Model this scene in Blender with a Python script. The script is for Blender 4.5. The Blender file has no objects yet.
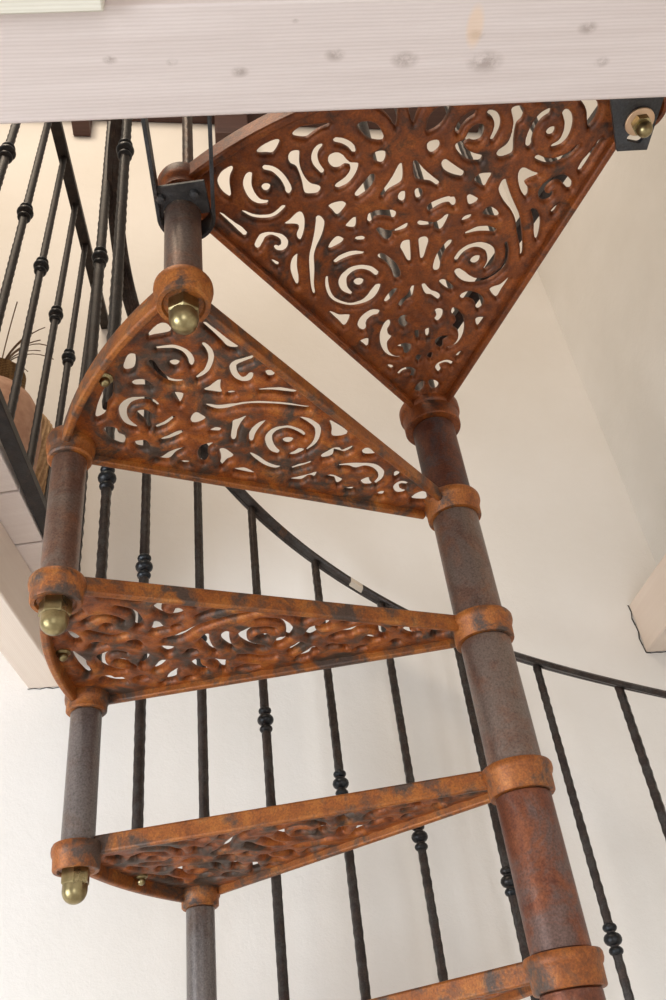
import bpy, bmesh, math, random
import numpy as np
from mathutils import Vector, Matrix

random.seed(7)
S = bpy.context.scene
COL = S.collection

# ------------------------------------------------------------------ camera
ZC = 1.6                                   # eye height above the ground floor
F_PX, PITCH, ROLL = 863.07, 0.649485, -0.139328
fw = Vector((0, math.cos(PITCH), math.sin(PITCH)))
up0 = Vector((0, -math.sin(PITCH), math.cos(PITCH)))
r0 = Vector((1, 0, 0))
cr_ = math.cos(ROLL) * r0 + math.sin(ROLL) * up0
cu_ = -math.sin(ROLL) * r0 + math.cos(ROLL) * up0
cd = bpy.data.cameras.new('camera')
cd.sensor_fit = 'VERTICAL'; cd.sensor_height = 36.0; cd.sensor_width = 24.0
cd.lens = F_PX * 36.0 / 1000.0
cd.clip_start = 0.02
cam = bpy.data.objects.new('camera', cd); COL.objects.link(cam)
m = Matrix.Identity(4)
for i, v in enumerate((cr_, cu_, -fw)):
    for j in range(3): m[j][i] = v[j]
m[2][3] = ZC
cam.matrix_world = m
S.camera = cam

# ------------------------------------------------------------------ light
w = bpy.data.worlds.new('sky'); S.world = w; w.use_nodes = True
bg = w.node_tree.nodes['Background']
bg.inputs[0].default_value = (1.0, 0.92, 0.83, 1); bg.inputs[1].default_value = 0.33
def area(name, loc, target, size, power, col):
    l = bpy.data.lights.new(name, 'AREA'); l.shape = 'RECTANGLE'; l.size, l.size_y = size
    l.energy = power; l.color = col
    o = bpy.data.objects.new(name, l); COL.objects.link(o); o.location = loc
    o.rotation_euler = (Vector(target) - Vector(loc)).to_track_quat('-Z', 'Y').to_euler()
    return o
# daylight: a big window low on the left
area('window_daylight', (-2.3, -0.7, 1.0), (0.0, 1.4, 1.2), (1.5, 1.5), 74, (0.85, 0.93, 1.0))
area('rear_area_light', (0.5, -2.4, 1.0), (0.0, 1.0, 1.4), (1.4, 1.8), 25, (0.91, 0.95, 1.0))  # unseen fill light from behind the viewer
area('upper_wall_fill', (-0.62, -0.05, 4.7), (-0.1, 1.5, 3.0), (0.8, 0.8), 26, (1.0, 0.84, 0.65))  # fill lamp added overhead to brighten the upper back wall
S.view_settings.view_transform = 'Standard'; S.view_settings.look = 'None'
S.view_settings.gamma = 1.0; S.view_settings.use_curve_mapping = False
S.view_settings.exposure = 0.14

# ------------------------------------------------------------------ materials
def mat(name, base=(.5, .5, .5), rough=.6, metal=0.0):
    M = bpy.data.materials.new(name); M.use_nodes = True
    N, L = M.node_tree.nodes, M.node_tree.links
    b = N['Principled BSDF']
    b.inputs['Base Color'].default_value = (*base, 1)
    b.inputs['Roughness'].default_value = rough; b.inputs['Metallic'].default_value = metal
    return M, N, L, b
def pos(N, L, scale=(1, 1, 1), obj=False):
    mp = N.new('ShaderNodeMapping'); mp.inputs['Scale'].default_value = scale
    if obj:
        t = N.new('ShaderNodeTexCoord'); L.new(t.outputs['Object'], mp.inputs[0])
    else:
        g = N.new('ShaderNodeNewGeometry'); L.new(g.outputs['Position'], mp.inputs[0])
    return mp
def noise(N, L, mp, scale, detail=6, rough=.6, dist=0.0):
    n = N.new('ShaderNodeTexNoise'); n.inputs['Scale'].default_value = scale
    n.inputs['Detail'].default_value = detail; n.inputs['Roughness'].default_value = rough
    n.inputs['Distortion'].default_value = dist
    L.new(mp.outputs[0], n.inputs['Vector']); return n
def ramp(N, L, src, stops):
    r = N.new('ShaderNodeValToRGB'); e = r.color_ramp.elements
    while len(e) < len(stops): e.new(0.5)
    for k, (p, c) in enumerate(stops):
        e[k].position = p; e[k].color = (*c, 1)
    L.new(src, r.inputs[0]); return r
def mix(N, L, fac, a, b, mode='MIX'):
    x = N.new('ShaderNodeMix'); x.data_type = 'RGBA'; x.blend_type = mode
    if isinstance(fac, float): x.inputs[0].default_value = fac
    else: L.new(fac, x.inputs[0])
    for s, i in ((a, 6), (b, 7)):
        if isinstance(s, tuple): x.inputs[i].default_value = (*s, 1)
        else: L.new(s, x.inputs[i])
    return x.outputs[2]
def bump(N, L, b, src, strength, dist=.002):
    u = N.new('ShaderNodeBump'); u.inputs['Strength'].default_value = strength
    u.inputs['Distance'].default_value = dist
    L.new(src, u.inputs['Height']); L.new(u.outputs[0], b.inputs['Normal'])

def rust_mat(name, stops, grey, grey_amt, rough=.62, metal=.25, scale=1.0, bumpy=.35):
    M, N, L, b = mat(name, rough=rough, metal=metal)
    p = pos(N, L)
    n1 = noise(N, L, p, 34 * scale, 9, .72, .25); n2 = noise(N, L, p, 22 * scale, 9, .70, .5)
    n3 = noise(N, L, p, 420, 3, .6)
    c = ramp(N, L, n1.outputs[0], stops).outputs[0]
    f = ramp(N, L, n2.outputs[0], [(.62 - grey_amt * .42, (0, 0, 0)), (.72 - grey_amt * .36, (1, 1, 1))])
    c = mix(N, L, f.outputs[0], c, grey)
    sp = ramp(N, L, n3.outputs[0], [(.3, (.62, .62, .62)), (.7, (1.2, 1.2, 1.2))])
    c = mix(N, L, 1.0, c, sp.outputs[0], 'MULTIPLY')
    L.new(c, b.inputs['Base Color'])
    bump(N, L, b, n3.outputs[0], bumpy, .0012)
    return M
M_RUST = rust_mat('rusty_cast_iron', [(.30, (0.0684, 0.0205, 0.0074)), (.42, (0.2013, 0.0483, 0.0084)), (.54, (0.3382, 0.0864, 0.0105)), (.70, (0.4670, 0.1684, 0.0290))], (0.0684, 0.0410, 0.0263), .36, rough=.48)
M_RUSTD = rust_mat('dark_rusty_cast_iron', [(.28, (0.0750, 0.0193, 0.0060)), (.42, (0.1650, 0.0394, 0.0071)), (.56, (0.2550, 0.0617, 0.0082)), (.72, (0.3450, 0.1039, 0.0153))], (0.0562, 0.0259, 0.0142), .24, rough=.5)
M_RIM = rust_mat('orange_rusted_edge', [(.28, (0.1111, 0.0367, 0.0112)), (.42, (0.2639, 0.0734, 0.0123)), (.56, (0.3611, 0.1134, 0.0179)), (.75, (0.4305, 0.1868, 0.0477))], (0.0833, 0.0500, 0.0348), .32, rough=.5)
M_PIPE = rust_mat('grey_brown_steel_pipe', [(.30, (0.1170, 0.0645, 0.0472)), (.5, (0.1950, 0.1116, 0.0802)), (.68, (0.2730, 0.1339, 0.0779)), (.8, (0.4160, 0.1612, 0.0590))], (0.1950, 0.1426, 0.1156), .40, rough=.36, metal=.6, scale=.7, bumpy=.22)
M_PIPER = rust_mat('red_rusted_steel_pipe', [(.30, (0.0868, 0.0279, 0.0172)), (.48, (0.1736, 0.0527, 0.0238)), (.62, (0.2480, 0.0806, 0.0330)), (.78, (0.2852, 0.1240, 0.0660))], (0.1488, 0.0868, 0.0693), .30, rough=.40, metal=.45, scale=.7, bumpy=.22)
M_POST = rust_mat('worn_grey_steel_post', [(.30, (.12, .085, .07)), (.5, (.18, .14, .12)), (.68, (.22, .15, .115)), (.8, (.30, .15, .08))], (.20, .175, .165), .55, rough=.33, metal=.65, scale=.6, bumpy=.2)
M_PIPED = rust_mat('dark_brown_steel_pipe', [(.30, (.06, .02, .013)), (.5, (.12, .038, .02)), (.7, (.19, .065, .03)), (.8, (.24, .09, .04))], (.09, .06, .055), .3, rough=.5, metal=.35, scale=.7, bumpy=.22)
M_IRON = rust_mat('forged_dark_iron', [(.30, (0.0181, 0.0140, 0.0120)), (.5, (0.0423, 0.0294, 0.0239)), (.68, (0.0786, 0.0518, 0.0399)), (.82, (0.1361, 0.0770, 0.0479))], (0.0605, 0.0518, 0.0466), .35, rough=.42, metal=.5, scale=1.5, bumpy=.4)
M_IRONB = rust_mat('black_brown_iron', [(.30, (.009, .007, .006)), (.5, (.022, .015, .012)), (.68, (.045, .028, .021)), (.82, (.09, .045, .026))], (.028, .023, .021), .35, rough=.5, metal=.35, scale=1.5, bumpy=.4)
M_KNOB = rust_mat('blued_iron_knob', [(.3, (.014, .013, .013)), (.6, (.034, .030, .029)), (.8, (.07, .05, .04))], (.03, .033, .037), .45, rough=.36, metal=.7, bumpy=.25)
M_STEEL = rust_mat('dark_steel_plate', [(.3, (.020, .018, .017)), (.55, (.046, .042, .040)), (.8, (.10, .06, .04))], (.055, .056, .060), .4, rough=.45, metal=.4, bumpy=.2)
M_BRONZE = rust_mat('rusted_baluster_iron', [(.3, (0.0350, 0.0182, 0.0117)), (.5, (0.0910, 0.0423, 0.0228)), (.7, (0.1680, 0.0780, 0.0358)), (.85, (0.2660, 0.0975, 0.0260))], (0.0770, 0.0553, 0.0423), .4, rough=.48, metal=.45, bumpy=.4)

def brass_mat():
    M, N, L, b = mat('tarnished_brass', (.34, .27, .13), .34, 1.0)
    p = pos(N, L); n = noise(N, L, p, 60, 5, .6)
    c = ramp(N, L, n.outputs[0], [(.3, (.20, .15, .07)), (.55, (.34, .275, .14)), (.75, (.44, .37, .21))])
    L.new(c.outputs[0], b.inputs['Base Color'])
    r = ramp(N, L, n.outputs[0], [(.3, (.42,) * 3), (.7, (.24,) * 3)]); L.new(r.outputs[0], b.inputs['Roughness'])
    return M
M_BRASS = brass_mat()
M_WASHER = mat('copper_tinted_washer', (.62, .42, .27), .35, .8)[0]

def wall_mat(name, lo, hi):
    M, N, L, b = mat(name, hi, .9)
    p = pos(N, L); n1 = noise(N, L, p, 2.2, 4, .55); n2 = noise(N, L, p, 40, 6, .65); n3 = noise(N, L, p, 260, 3, .6)
    c = ramp(N, L, n1.outputs[0], [(.35, lo), (.65, hi)])
    L.new(c.outputs[0], b.inputs['Base Color'])
    a = N.new('ShaderNodeMath'); a.operation = 'ADD'; L.new(n2.outputs[0], a.inputs[0])
    q = N.new('ShaderNodeMath'); q.operation = 'MULTIPLY'; q.inputs[1].default_value = .25
    L.new(n3.outputs[0], q.inputs[0]); L.new(q.outputs[0], a.inputs[1])
    bump(N, L, b, a.outputs[0], .22, .006)
    return M
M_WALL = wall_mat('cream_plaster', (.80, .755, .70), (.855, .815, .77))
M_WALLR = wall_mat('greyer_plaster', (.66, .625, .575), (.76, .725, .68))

def wood_mat(name, light, dark, knotc, knots=(), rough=.6, pale=()):
    """pine with its grain along the mesh's own x axis; knots: (x, y, radius) on its underside"""
    M, N, L, b = mat(name, light, rough)
    p = pos(N, L, (1.0, 22, 22), True)
    g = noise(N, L, p, 4.0, 6, .6, .2)
    p2 = pos(N, L, (.35, 1, 1), True)
    wv = N.new('ShaderNodeTexWave'); wv.bands_direction = 'Y'; wv.inputs['Scale'].default_value = 95
    wv.inputs['Distortion'].default_value = 1.6; wv.inputs['Detail'].default_value = 2; wv.inputs['Detail Scale'].default_value = .4
    L.new(p2.outputs[0], wv.inputs['Vector'])
    c = ramp(N, L, g.outputs[0], [(.30, dark), (.66, light)]).outputs[0]
    c = mix(N, L, .45, c, ramp(N, L, wv.outputs[1], [(.15, dark), (.7, light)]).outputs[0])
    if knots:
        p3 = pos(N, L, (.62, 1, .02), True)
        nz = noise(N, L, pos(N, L, (1, 1, 0), True), 70, 4, .7)
        acc = None
        for x, y, r in knots:
            d = N.new('ShaderNodeVectorMath'); d.operation = 'DISTANCE'
            L.new(p3.outputs[0], d.inputs[0]); d.inputs[1].default_value = (x * .62, y, 0)
            mr = N.new('ShaderNodeMapRange'); mr.inputs['From Min'].default_value = r * .35; mr.inputs['From Max'].default_value = r * 1.15
            mr.inputs['To Min'].default_value = .9; mr.inputs['To Max'].default_value = 0
            L.new(d.outputs['Value'], mr.inputs['Value'])
            if acc is None: acc = mr.outputs[0]
            else:
                mx_ = N.new('ShaderNodeMath'); mx_.operation = 'MAXIMUM'; L.new(acc, mx_.inputs[0]); L.new(mr.outputs[0], mx_.inputs[1]); acc = mx_.outputs[0]
        kk = ramp(N, L, nz.outputs[0], [(.38, (.12, .12, .12)), (.54, (1, 1, 1))])
        f = N.new('ShaderNodeMath'); f.operation = 'MULTIPLY'; L.new(acc, f.inputs[0]); L.new(kk.outputs[0], f.inputs[1])
        c = mix(N, L, f.outputs[0], c, knotc)
        for x, y, r in pale:                # resin streak beside a knot
            d = N.new('ShaderNodeVectorMath'); d.operation = 'DISTANCE'
            pp_ = pos(N, L, (1.0, .42, 0), True); L.new(pp_.outputs[0], d.inputs[0]); d.inputs[1].default_value = (x, y * .42, 0)
            mr = N.new('ShaderNodeMapRange'); mr.inputs['From Min'].default_value = r * .6; mr.inputs['From Max'].default_value = r
            mr.inputs['To Min'].default_value = .55; mr.inputs['To Max'].default_value = 0; L.new(d.outputs['Value'], mr.inputs['Value'])
            c = mix(N, L, mr.outputs[0], c, (.72, .50, .33))
    L.new(c, b.inputs['Base Color'])
    bump(N, L, b, wv.outputs[1], .10, .001)
    return M
M_PINE = wood_mat('whitewashed_pine', (.655, .565, .53), (.55, .46, .425), (.36, .29, .26), ((2.2011, -.0415, .0105), (2.189, -.066, .005), (2.1263, -.0459, .008), (2.2914, -.0686, .006), (2.312, -.0376, .005), (1.8647, -.0551, .004), (1.9178, -.0515, .0035), (1.9769, -.0406, .005), (2.0271, -.0826, .0022), (2.0624, -.0526, .006)), pale=((2.187, -.073, .009),))
M_BOARDS = wood_mat('whitewashed_boards', (.80, .70, .64), (.70, .59, .53), (.4, .32, .29))
M_PINEW = wood_mat('warm_whitewashed_pine', (.80, .68, .575), (.73, .60, .50), (.5, .34, .24), ((.5, -.03, .006), (.34, -.05, .004)))
M_SAWN = wood_mat('sawn_board', (.74, .70, .61), (.60, .55, .45), (.4, .3, .2))
M_DARKW = wood_mat('dark_stained_timber', (.10, .045, .035), (.05, .022, .018), (.02, .01, .01))
def floor_mat():
    M, N, L, b = mat('pale_floor_tile', (.66, .58, .48), .45)
    p = pos(N, L); t = N.new('ShaderNodeTexBrick'); t.inputs['Scale'].default_value = 3.2
    t.inputs['Color1'].default_value = (.66, .63, .60, 1); t.inputs['Color2'].default_value = (.60, .57, .54, 1)
    t.inputs['Mortar'].default_value = (.5, .45, .4, 1); t.inputs['Mortar Size'].default_value = .012
    L.new(p.outputs[0], t.inputs[0]); L.new(t.outputs[0], b.inputs['Base Color']); return M
M_FLOOR = floor_mat()
def speck(name, c1, c2, scale, rough=.8, stretch=(1, 1, 1)):
    M, N, L, b = mat(name, c1, rough); p = pos(N, L, stretch, True)
    n = noise(N, L, p, scale, 5, .65); c = ramp(N, L, n.outputs[0], [(.35, c1), (.65, c2)])
    L.new(c.outputs[0], b.inputs['Base Color']); bump(N, L, b, n.outputs[0], .5, .003); return M
M_CLAY = speck('terracotta', (.42, .22, .14), (.56, .33, .22), 40)
M_RAFFIA = speck('raffia_wrap', (.10, .055, .025), (.36, .22, .09), 60, .9, (3, 3, .3))
M_WICKER = speck('woven_wicker', (.30, .17, .08), (.52, .33, .17), 70)
M_GRASS = mat('dried_grass', (.16, .10, .06), .8)[0]
M_TAPE = mat('beige_tape', (.55, .46, .36), .6)[0]
M_CRACK = mat('dark_joint_gap', (.05, .04, .035), .95)[0]

# ------------------------------------------------------------------ mesh helpers
def finish(bm, name, material, parent=None, angle=35, bevel=0.0, seg=2):
    me = bpy.data.meshes.new(name); bmesh.ops.recalc_face_normals(bm, faces=bm.faces[:]); bm.to_mesh(me); bm.free()
    return link_mesh(me, name, material, parent, angle, bevel, seg)
def link_mesh(me, name, material, parent=None, angle=35, bevel=0.0, seg=2):
    me.materials.append(material)
    for p in me.polygons: p.use_smooth = True
    if angle: me.set_sharp_from_angle(angle=math.radians(angle))
    o = bpy.data.objects.new(name, me); COL.objects.link(o)
    if parent: o.parent = parent
    if bevel:
        bv = o.modifiers.new('bevel', 'BEVEL'); bv.width = bevel; bv.segments = seg; bv.limit_method = 'ANGLE'
        bv.angle_limit = math.radians(35)
    return o
def thing(name, label, cat, loc=(0, 0, 0), rz=0.0, group=None):
    o = bpy.data.objects.new(name, None); COL.objects.link(o); o.empty_display_size = .05
    o.location = loc; o.rotation_euler = (0, 0, rz)
    return tag(o, label, cat, group)
def tag(o, label, cat, group=None):
    o['label'] = label; o['category'] = cat
    if group: o['group'] = group
    return o
def struct(o): o['kind'] = 'structure'; return o
def hexa(bm, q, z0, z1):
    """prism over the plan quad/polygon q"""
    a = [bm.verts.new((x, y, z0)) for x, y in q]; b = [bm.verts.new((x, y, z1)) for x, y in q]
    n = len(q); bm.faces.new(a[::-1]); bm.faces.new(b)
    for i in range(n): bm.faces.new((a[i], a[(i + 1) % n], b[(i + 1) % n], b[i]))
def lathe(bm, prof, seg=40, c=(0, 0), closed=False):
    rings = []
    for r, z in prof:
        if r < 1e-6: rings.append([bm.verts.new((c[0], c[1], z))])
        else: rings.append([bm.verts.new((c[0] + r * math.cos(2 * math.pi * k / seg), c[1] + r * math.sin(2 * math.pi * k / seg), z)) for k in range(seg)])
    pairs = list(zip(rings, rings[1:]))
    if closed: pairs.append((rings[-1], rings[0]))
    for a, b in pairs:
        for k in range(seg):
            l = (k + 1) % seg
            if len(a) == 1: bm.faces.new((a[0], b[k], b[l]))
            elif len(b) == 1: bm.faces.new((a[k], a[l], b[0]))
            else: bm.faces.new((a[k], a[l], b[l], b[k]))
def sweep(bm, pts, frames, prof, cap=True):
    """prof: closed list of (u, v); frames: (U, V) per point"""
    R = []
    for p, (U, V) in zip(pts, frames): R.append([bm.verts.new(p + U * u + V * v) for u, v in prof])
    n = len(prof)
    for a, b in zip(R, R[1:]):
        for k in range(n): bm.faces.new((a[k], a[(k + 1) % n], b[(k + 1) % n], b[k]))
    if cap: bm.faces.new(R[0][::-1]); bm.faces.new(R[-1])
def dup(root, name, loc, rz, label, group=None):
    r = root.copy(); COL.objects.link(r); r.name = name; r.location = loc; r.rotation_euler = (0, 0, rz); r['label'] = label
    if group: r['group'] = group
    for ch in list(root.children):
        c = ch.copy(); COL.objects.link(c); c.parent = r
        for g in list(ch.children):
            d = g.copy(); COL.objects.link(d); d.parent = c
    return r

# ------------------------------------------------------------------ traced openings of the castings (tenths of a millimetre) and measured places
LANDING_HOLES = [
[4817,-2031,4795,-2023,4760,-2029,4738,-2039,4718,-2054,4699,-2069,4680,-2081,4661,-2090,4642,-2097,4621,-2104,4594,-2111,4556,-2116,4509,-2121,4466,-2126,4435,-2132,4410,-2141,4411,-2159,4435,-2180,4454,-2196,4476,-2210,4499,-2222,4522,-2231,4546,-2238,4570,-2242,4594,-2245,4616,-2245,4638,-2244,4661,-2239,4681,-2231,4703,-2219,4726,-2202,4748,-2183,4767,-2164,4781,-2143,4792,-2121,4801,-2099,4808,-2081,4814,-2066,4820,-2041],
[5032,-1466,5030,-1449,5016,-1432,4998,-1427,4969,-1434,4952,-1444,4931,-1459,4905,-1479,4879,-1502,4860,-1525,4853,-1548,4857,-1570,4865,-1591,4871,-1613,4875,-1638,4879,-1665,4885,-1689,4892,-1706,4908,-1713,4931,-1711,4953,-1695,4964,-1679,4977,-1658,4989,-1632,5000,-1605,5010,-1571,5020,-1532,5028,-1495],
[5055,-1274,5076,-1257,5086,-1244,5094,-1229,5102,-1213,5109,-1195,5115,-1176,5119,-1154,5121,-1130,5122,-1104,5121,-1077,5120,-1050,5119,-1025,5117,-1000,5115,-975,5112,-948,5108,-915,5103,-876,5098,-843,5087,-828,5062,-848,5055,-883,5048,-924,5041,-958,5032,-984,5020,-1007,5009,-1030,4998,-1051,4989,-1070,4978,-1087,4969,-1106,4964,-1128,4968,-1157,4977,-1190,4988,-1221,4999,-1245,5008,-1261,5036,-1275],
[4451,-1647,4422,-1657,4401,-1674,4389,-1694,4389,-1715,4398,-1734,4417,-1748,4444,-1754,4474,-1752,4493,-1743,4507,-1728,4515,-1709,4514,-1688,4506,-1669,4491,-1655,4472,-1647],
[4686,-1690,4712,-1692,4732,-1685,4742,-1671,4747,-1652,4740,-1634,4730,-1607,4715,-1575,4692,-1544,4662,-1517,4627,-1493,4590,-1472,4554,-1453,4517,-1438,4479,-1426,4445,-1416,4415,-1409,4388,-1406,4366,-1406,4333,-1409,4309,-1425,4291,-1442,4291,-1461,4309,-1475,4334,-1485,4355,-1483,4374,-1482,4414,-1490,4445,-1497,4476,-1507,4505,-1519,4535,-1535,4567,-1555,4596,-1575,4616,-1594,4630,-1614,4642,-1639,4652,-1663,4662,-1681],
[4696,-1862,4697,-1845,4687,-1830,4670,-1824,4648,-1823,4631,-1829,4614,-1836,4597,-1842,4580,-1846,4561,-1852,4542,-1857,4525,-1861,4507,-1862,4482,-1861,4453,-1856,4423,-1851,4399,-1844,4378,-1836,4359,-1827,4342,-1816,4327,-1803,4315,-1786,4305,-1763,4296,-1738,4290,-1720,4269,-1708,4250,-1712,4233,-1721,4222,-1734,4222,-1753,4223,-1781,4228,-1813,4238,-1844,4256,-1870,4277,-1894,4304,-1915,4336,-1932,4374,-1946,4414,-1955,4455,-1961,4495,-1963,4534,-1960,4568,-1953,4595,-1944,4619,-1934,4642,-1920,4663,-1904,4678,-1891],
[4202,-2058,4223,-2050,4207,-2015,4182,-1988,4157,-1957,4138,-1925,4124,-1890,4112,-1850,4103,-1809,4098,-1773,4096,-1744,4098,-1718,4103,-1695,4111,-1670,4126,-1641,4146,-1609,4167,-1579,4182,-1557,4175,-1529,4146,-1523,4118,-1532,4099,-1554,4076,-1585,4052,-1621,4033,-1657,4022,-1689,4016,-1720,4014,-1751,4017,-1786,4025,-1825,4036,-1869,4052,-1912,4072,-1951,4099,-1986,4132,-2017,4161,-2042,4182,-2059],
[4237,-2324,4252,-2315,4220,-2279,4177,-2250,4130,-2218,4092,-2190,4064,-2168,4040,-2147,4019,-2128,3996,-2111,3969,-2095,3942,-2081,3918,-2069,3901,-2061,3881,-2063,3855,-2071,3835,-2086,3840,-2117,3859,-2127,3881,-2140,3906,-2156,3931,-2170,3956,-2184,3982,-2197,4011,-2212,4043,-2231,4086,-2255,4136,-2283,4182,-2310,4215,-2328],
[4785,-1367,4803,-1361,4820,-1352,4835,-1341,4846,-1327,4852,-1310,4854,-1289,4853,-1269,4846,-1244,4831,-1231,4813,-1231,4783,-1235,4744,-1244,4703,-1253,4664,-1258,4628,-1257,4592,-1253,4557,-1246,4523,-1238,4492,-1228,4463,-1217,4436,-1203,4413,-1186,4394,-1164,4379,-1136,4365,-1109,4351,-1087,4335,-1074,4319,-1065,4288,-1063,4267,-1070,4249,-1081,4235,-1097,4226,-1117,4224,-1145,4228,-1178,4234,-1211,4241,-1236,4257,-1260,4274,-1264,4296,-1267,4327,-1268,4363,-1267,4401,-1266,4441,-1269,4486,-1273,4537,-1280,4584,-1288,4619,-1299,4640,-1315,4655,-1334,4669,-1353,4691,-1366,4716,-1372,4741,-1373,4765,-1371],
[4648,-919,4666,-916,4683,-911,4700,-902,4713,-891,4721,-875,4726,-855,4728,-835,4726,-815,4720,-797,4709,-779,4696,-763,4683,-749,4669,-739,4641,-727,4613,-711,4597,-701,4582,-690,4570,-676,4562,-656,4555,-632,4550,-608,4542,-590,4522,-574,4494,-576,4472,-581,4447,-589,4420,-601,4393,-616,4366,-635,4337,-658,4309,-685,4285,-713,4267,-744,4254,-779,4246,-812,4240,-839,4239,-859,4252,-883,4277,-893,4298,-893,4324,-877,4338,-853,4354,-821,4372,-787,4389,-758,4407,-735,4425,-715,4444,-698,4462,-686,4479,-678,4497,-674,4512,-679,4526,-703,4532,-720,4535,-747,4518,-775,4510,-792,4507,-810,4506,-829,4509,-848,4515,-865,4525,-880,4540,-893,4556,-904,4573,-912,4591,-918,4610,-921,4630,-921],
[4872,-972,4854,-951,4815,-958,4801,-970,4789,-985,4776,-999,4753,-1016,4735,-1025,4718,-1032,4687,-1037,4654,-1034,4634,-1030,4608,-1022,4577,-1009,4547,-995,4524,-986,4506,-987,4484,-994,4468,-1007,4478,-1034,4501,-1046,4530,-1064,4564,-1083,4597,-1098,4628,-1106,4658,-1110,4688,-1111,4719,-1107,4747,-1100,4774,-1090,4800,-1076,4823,-1061,4842,-1040,4856,-1019,4866,-1000],
[4854,-824,4878,-828,4897,-822,4912,-793,4906,-777,4899,-755,4889,-729,4876,-704,4861,-682,4845,-661,4826,-641,4805,-623,4780,-607,4753,-593,4730,-583,4713,-576,4692,-578,4668,-586,4653,-600,4667,-632,4687,-640,4708,-652,4728,-664,4743,-677,4756,-690,4770,-705,4783,-722,4794,-738,4804,-756,4814,-778,4823,-799,4833,-815],
[4994,-529,5015,-522,5025,-505,5030,-483,5032,-461,5029,-437,5022,-410,5013,-383,5001,-360,4990,-341,4978,-325,4962,-310,4941,-296,4911,-281,4875,-267,4838,-255,4810,-248,4790,-244,4774,-244,4751,-252,4742,-266,4744,-290,4752,-323,4764,-357,4778,-387,4794,-410,4812,-430,4833,-449,4857,-467,4888,-487,4924,-507,4960,-523],
[4574,-394,4603,-386,4618,-379,4635,-357,4638,-328,4635,-297,4632,-279,4625,-263,4613,-251,4593,-245,4568,-244,4542,-246,4518,-250,4498,-258,4481,-268,4467,-280,4460,-295,4461,-312,4469,-331,4480,-350,4489,-365,4509,-385,4530,-395,4555,-398],
[4365,-450,4368,-432,4358,-416,4340,-407,4318,-402,4302,-404,4277,-407,4244,-415,4210,-430,4182,-452,4160,-476,4141,-501,4124,-526,4107,-554,4093,-584,4081,-611,4071,-630,4072,-649,4083,-663,4110,-671,4136,-669,4156,-662,4171,-647,4191,-626,4213,-603,4233,-582,4253,-563,4272,-543,4290,-526,4304,-512,4315,-501,4329,-488,4343,-476],
[4432,-88,4427,-73,4404,-67,4375,-64,4344,-63,4311,-63,4272,-65,4233,-69,4201,-75,4179,-81,4162,-89,4141,-118,4129,-147,4116,-183,4103,-220,4090,-252,4072,-276,4050,-298,4028,-317,4012,-334,4022,-361,4051,-365,4073,-361,4097,-345,4127,-320,4159,-291,4188,-266,4214,-245,4238,-225,4264,-204,4292,-183,4330,-159,4373,-132,4411,-108],
[3995,-149,4010,-143,4026,-136,4040,-126,4053,-101,4048,-71,4016,-57,3990,-57,3963,-59,3940,-62,3923,-66,3906,-71,3890,-78,3883,-102,3892,-118,3905,-134,3921,-145,3941,-150,3962,-152,3981,-151],
[5222,-303,5227,-275,5229,-243,5228,-213,5225,-187,5219,-160,5211,-134,5202,-113,5193,-95,5183,-80,5169,-69,5150,-61,5124,-59,5092,-61,5058,-66,5026,-70,4994,-74,4960,-78,4930,-83,4906,-89,4887,-98,4902,-115,4934,-129,4955,-136,4977,-144,4996,-153,5013,-163,5030,-173,5047,-185,5064,-197,5083,-211,5102,-227,5120,-242,5137,-258,5152,-277,5168,-299,5184,-316,5213,-319],
[4049,-1008,4062,-997,4070,-979,4075,-957,4079,-936,4082,-913,4084,-887,4084,-862,4079,-841,4069,-824,4055,-810,4039,-800,4024,-794,3993,-794,3974,-802,3957,-814,3935,-835,3909,-862,3885,-891,3872,-917,3884,-937,3910,-951,3937,-963,3958,-974,3976,-987,3997,-1000,4021,-1009],
[3826,-705,3800,-697,3759,-698,3715,-704,3679,-712,3654,-724,3644,-738,3649,-768,3655,-787,3665,-809,3678,-829,3698,-841,3727,-839,3753,-818,3766,-803,3785,-781,3808,-753,3825,-726],
[3553,-903,3538,-896,3522,-891,3499,-893,3473,-904,3455,-925,3441,-953,3430,-984,3420,-1011,3413,-1034,3406,-1058,3402,-1078,3413,-1102,3440,-1101,3467,-1093,3483,-1085,3502,-1075,3521,-1061,3539,-1046,3557,-1029,3574,-1009,3589,-988,3596,-968,3593,-949,3582,-931,3567,-915],
[3467,-745,3489,-751,3515,-749,3536,-728,3536,-701,3535,-682,3531,-665,3523,-650,3503,-630,3484,-619,3447,-624,3434,-634,3431,-653,3435,-671,3439,-692,3446,-722],
[3164,-1050,3177,-1062,3206,-1067,3231,-1064,3248,-1056,3260,-1039,3277,-1017,3295,-988,3309,-957,3320,-925,3328,-890,3333,-853,3333,-815,3325,-773,3312,-730,3299,-693,3289,-666,3269,-654,3250,-656,3232,-663,3219,-674,3220,-701,3223,-740,3225,-781,3224,-816,3221,-848,3215,-879,3208,-910,3201,-938,3192,-965,3182,-991,3171,-1015,3160,-1034],
[2806,-717,2769,-727,2742,-745,2729,-769,2729,-796,2741,-820,2765,-840,2799,-851,2838,-851,2863,-842,2881,-825,2889,-802,2888,-776,2877,-751,2858,-731,2833,-719],
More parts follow.
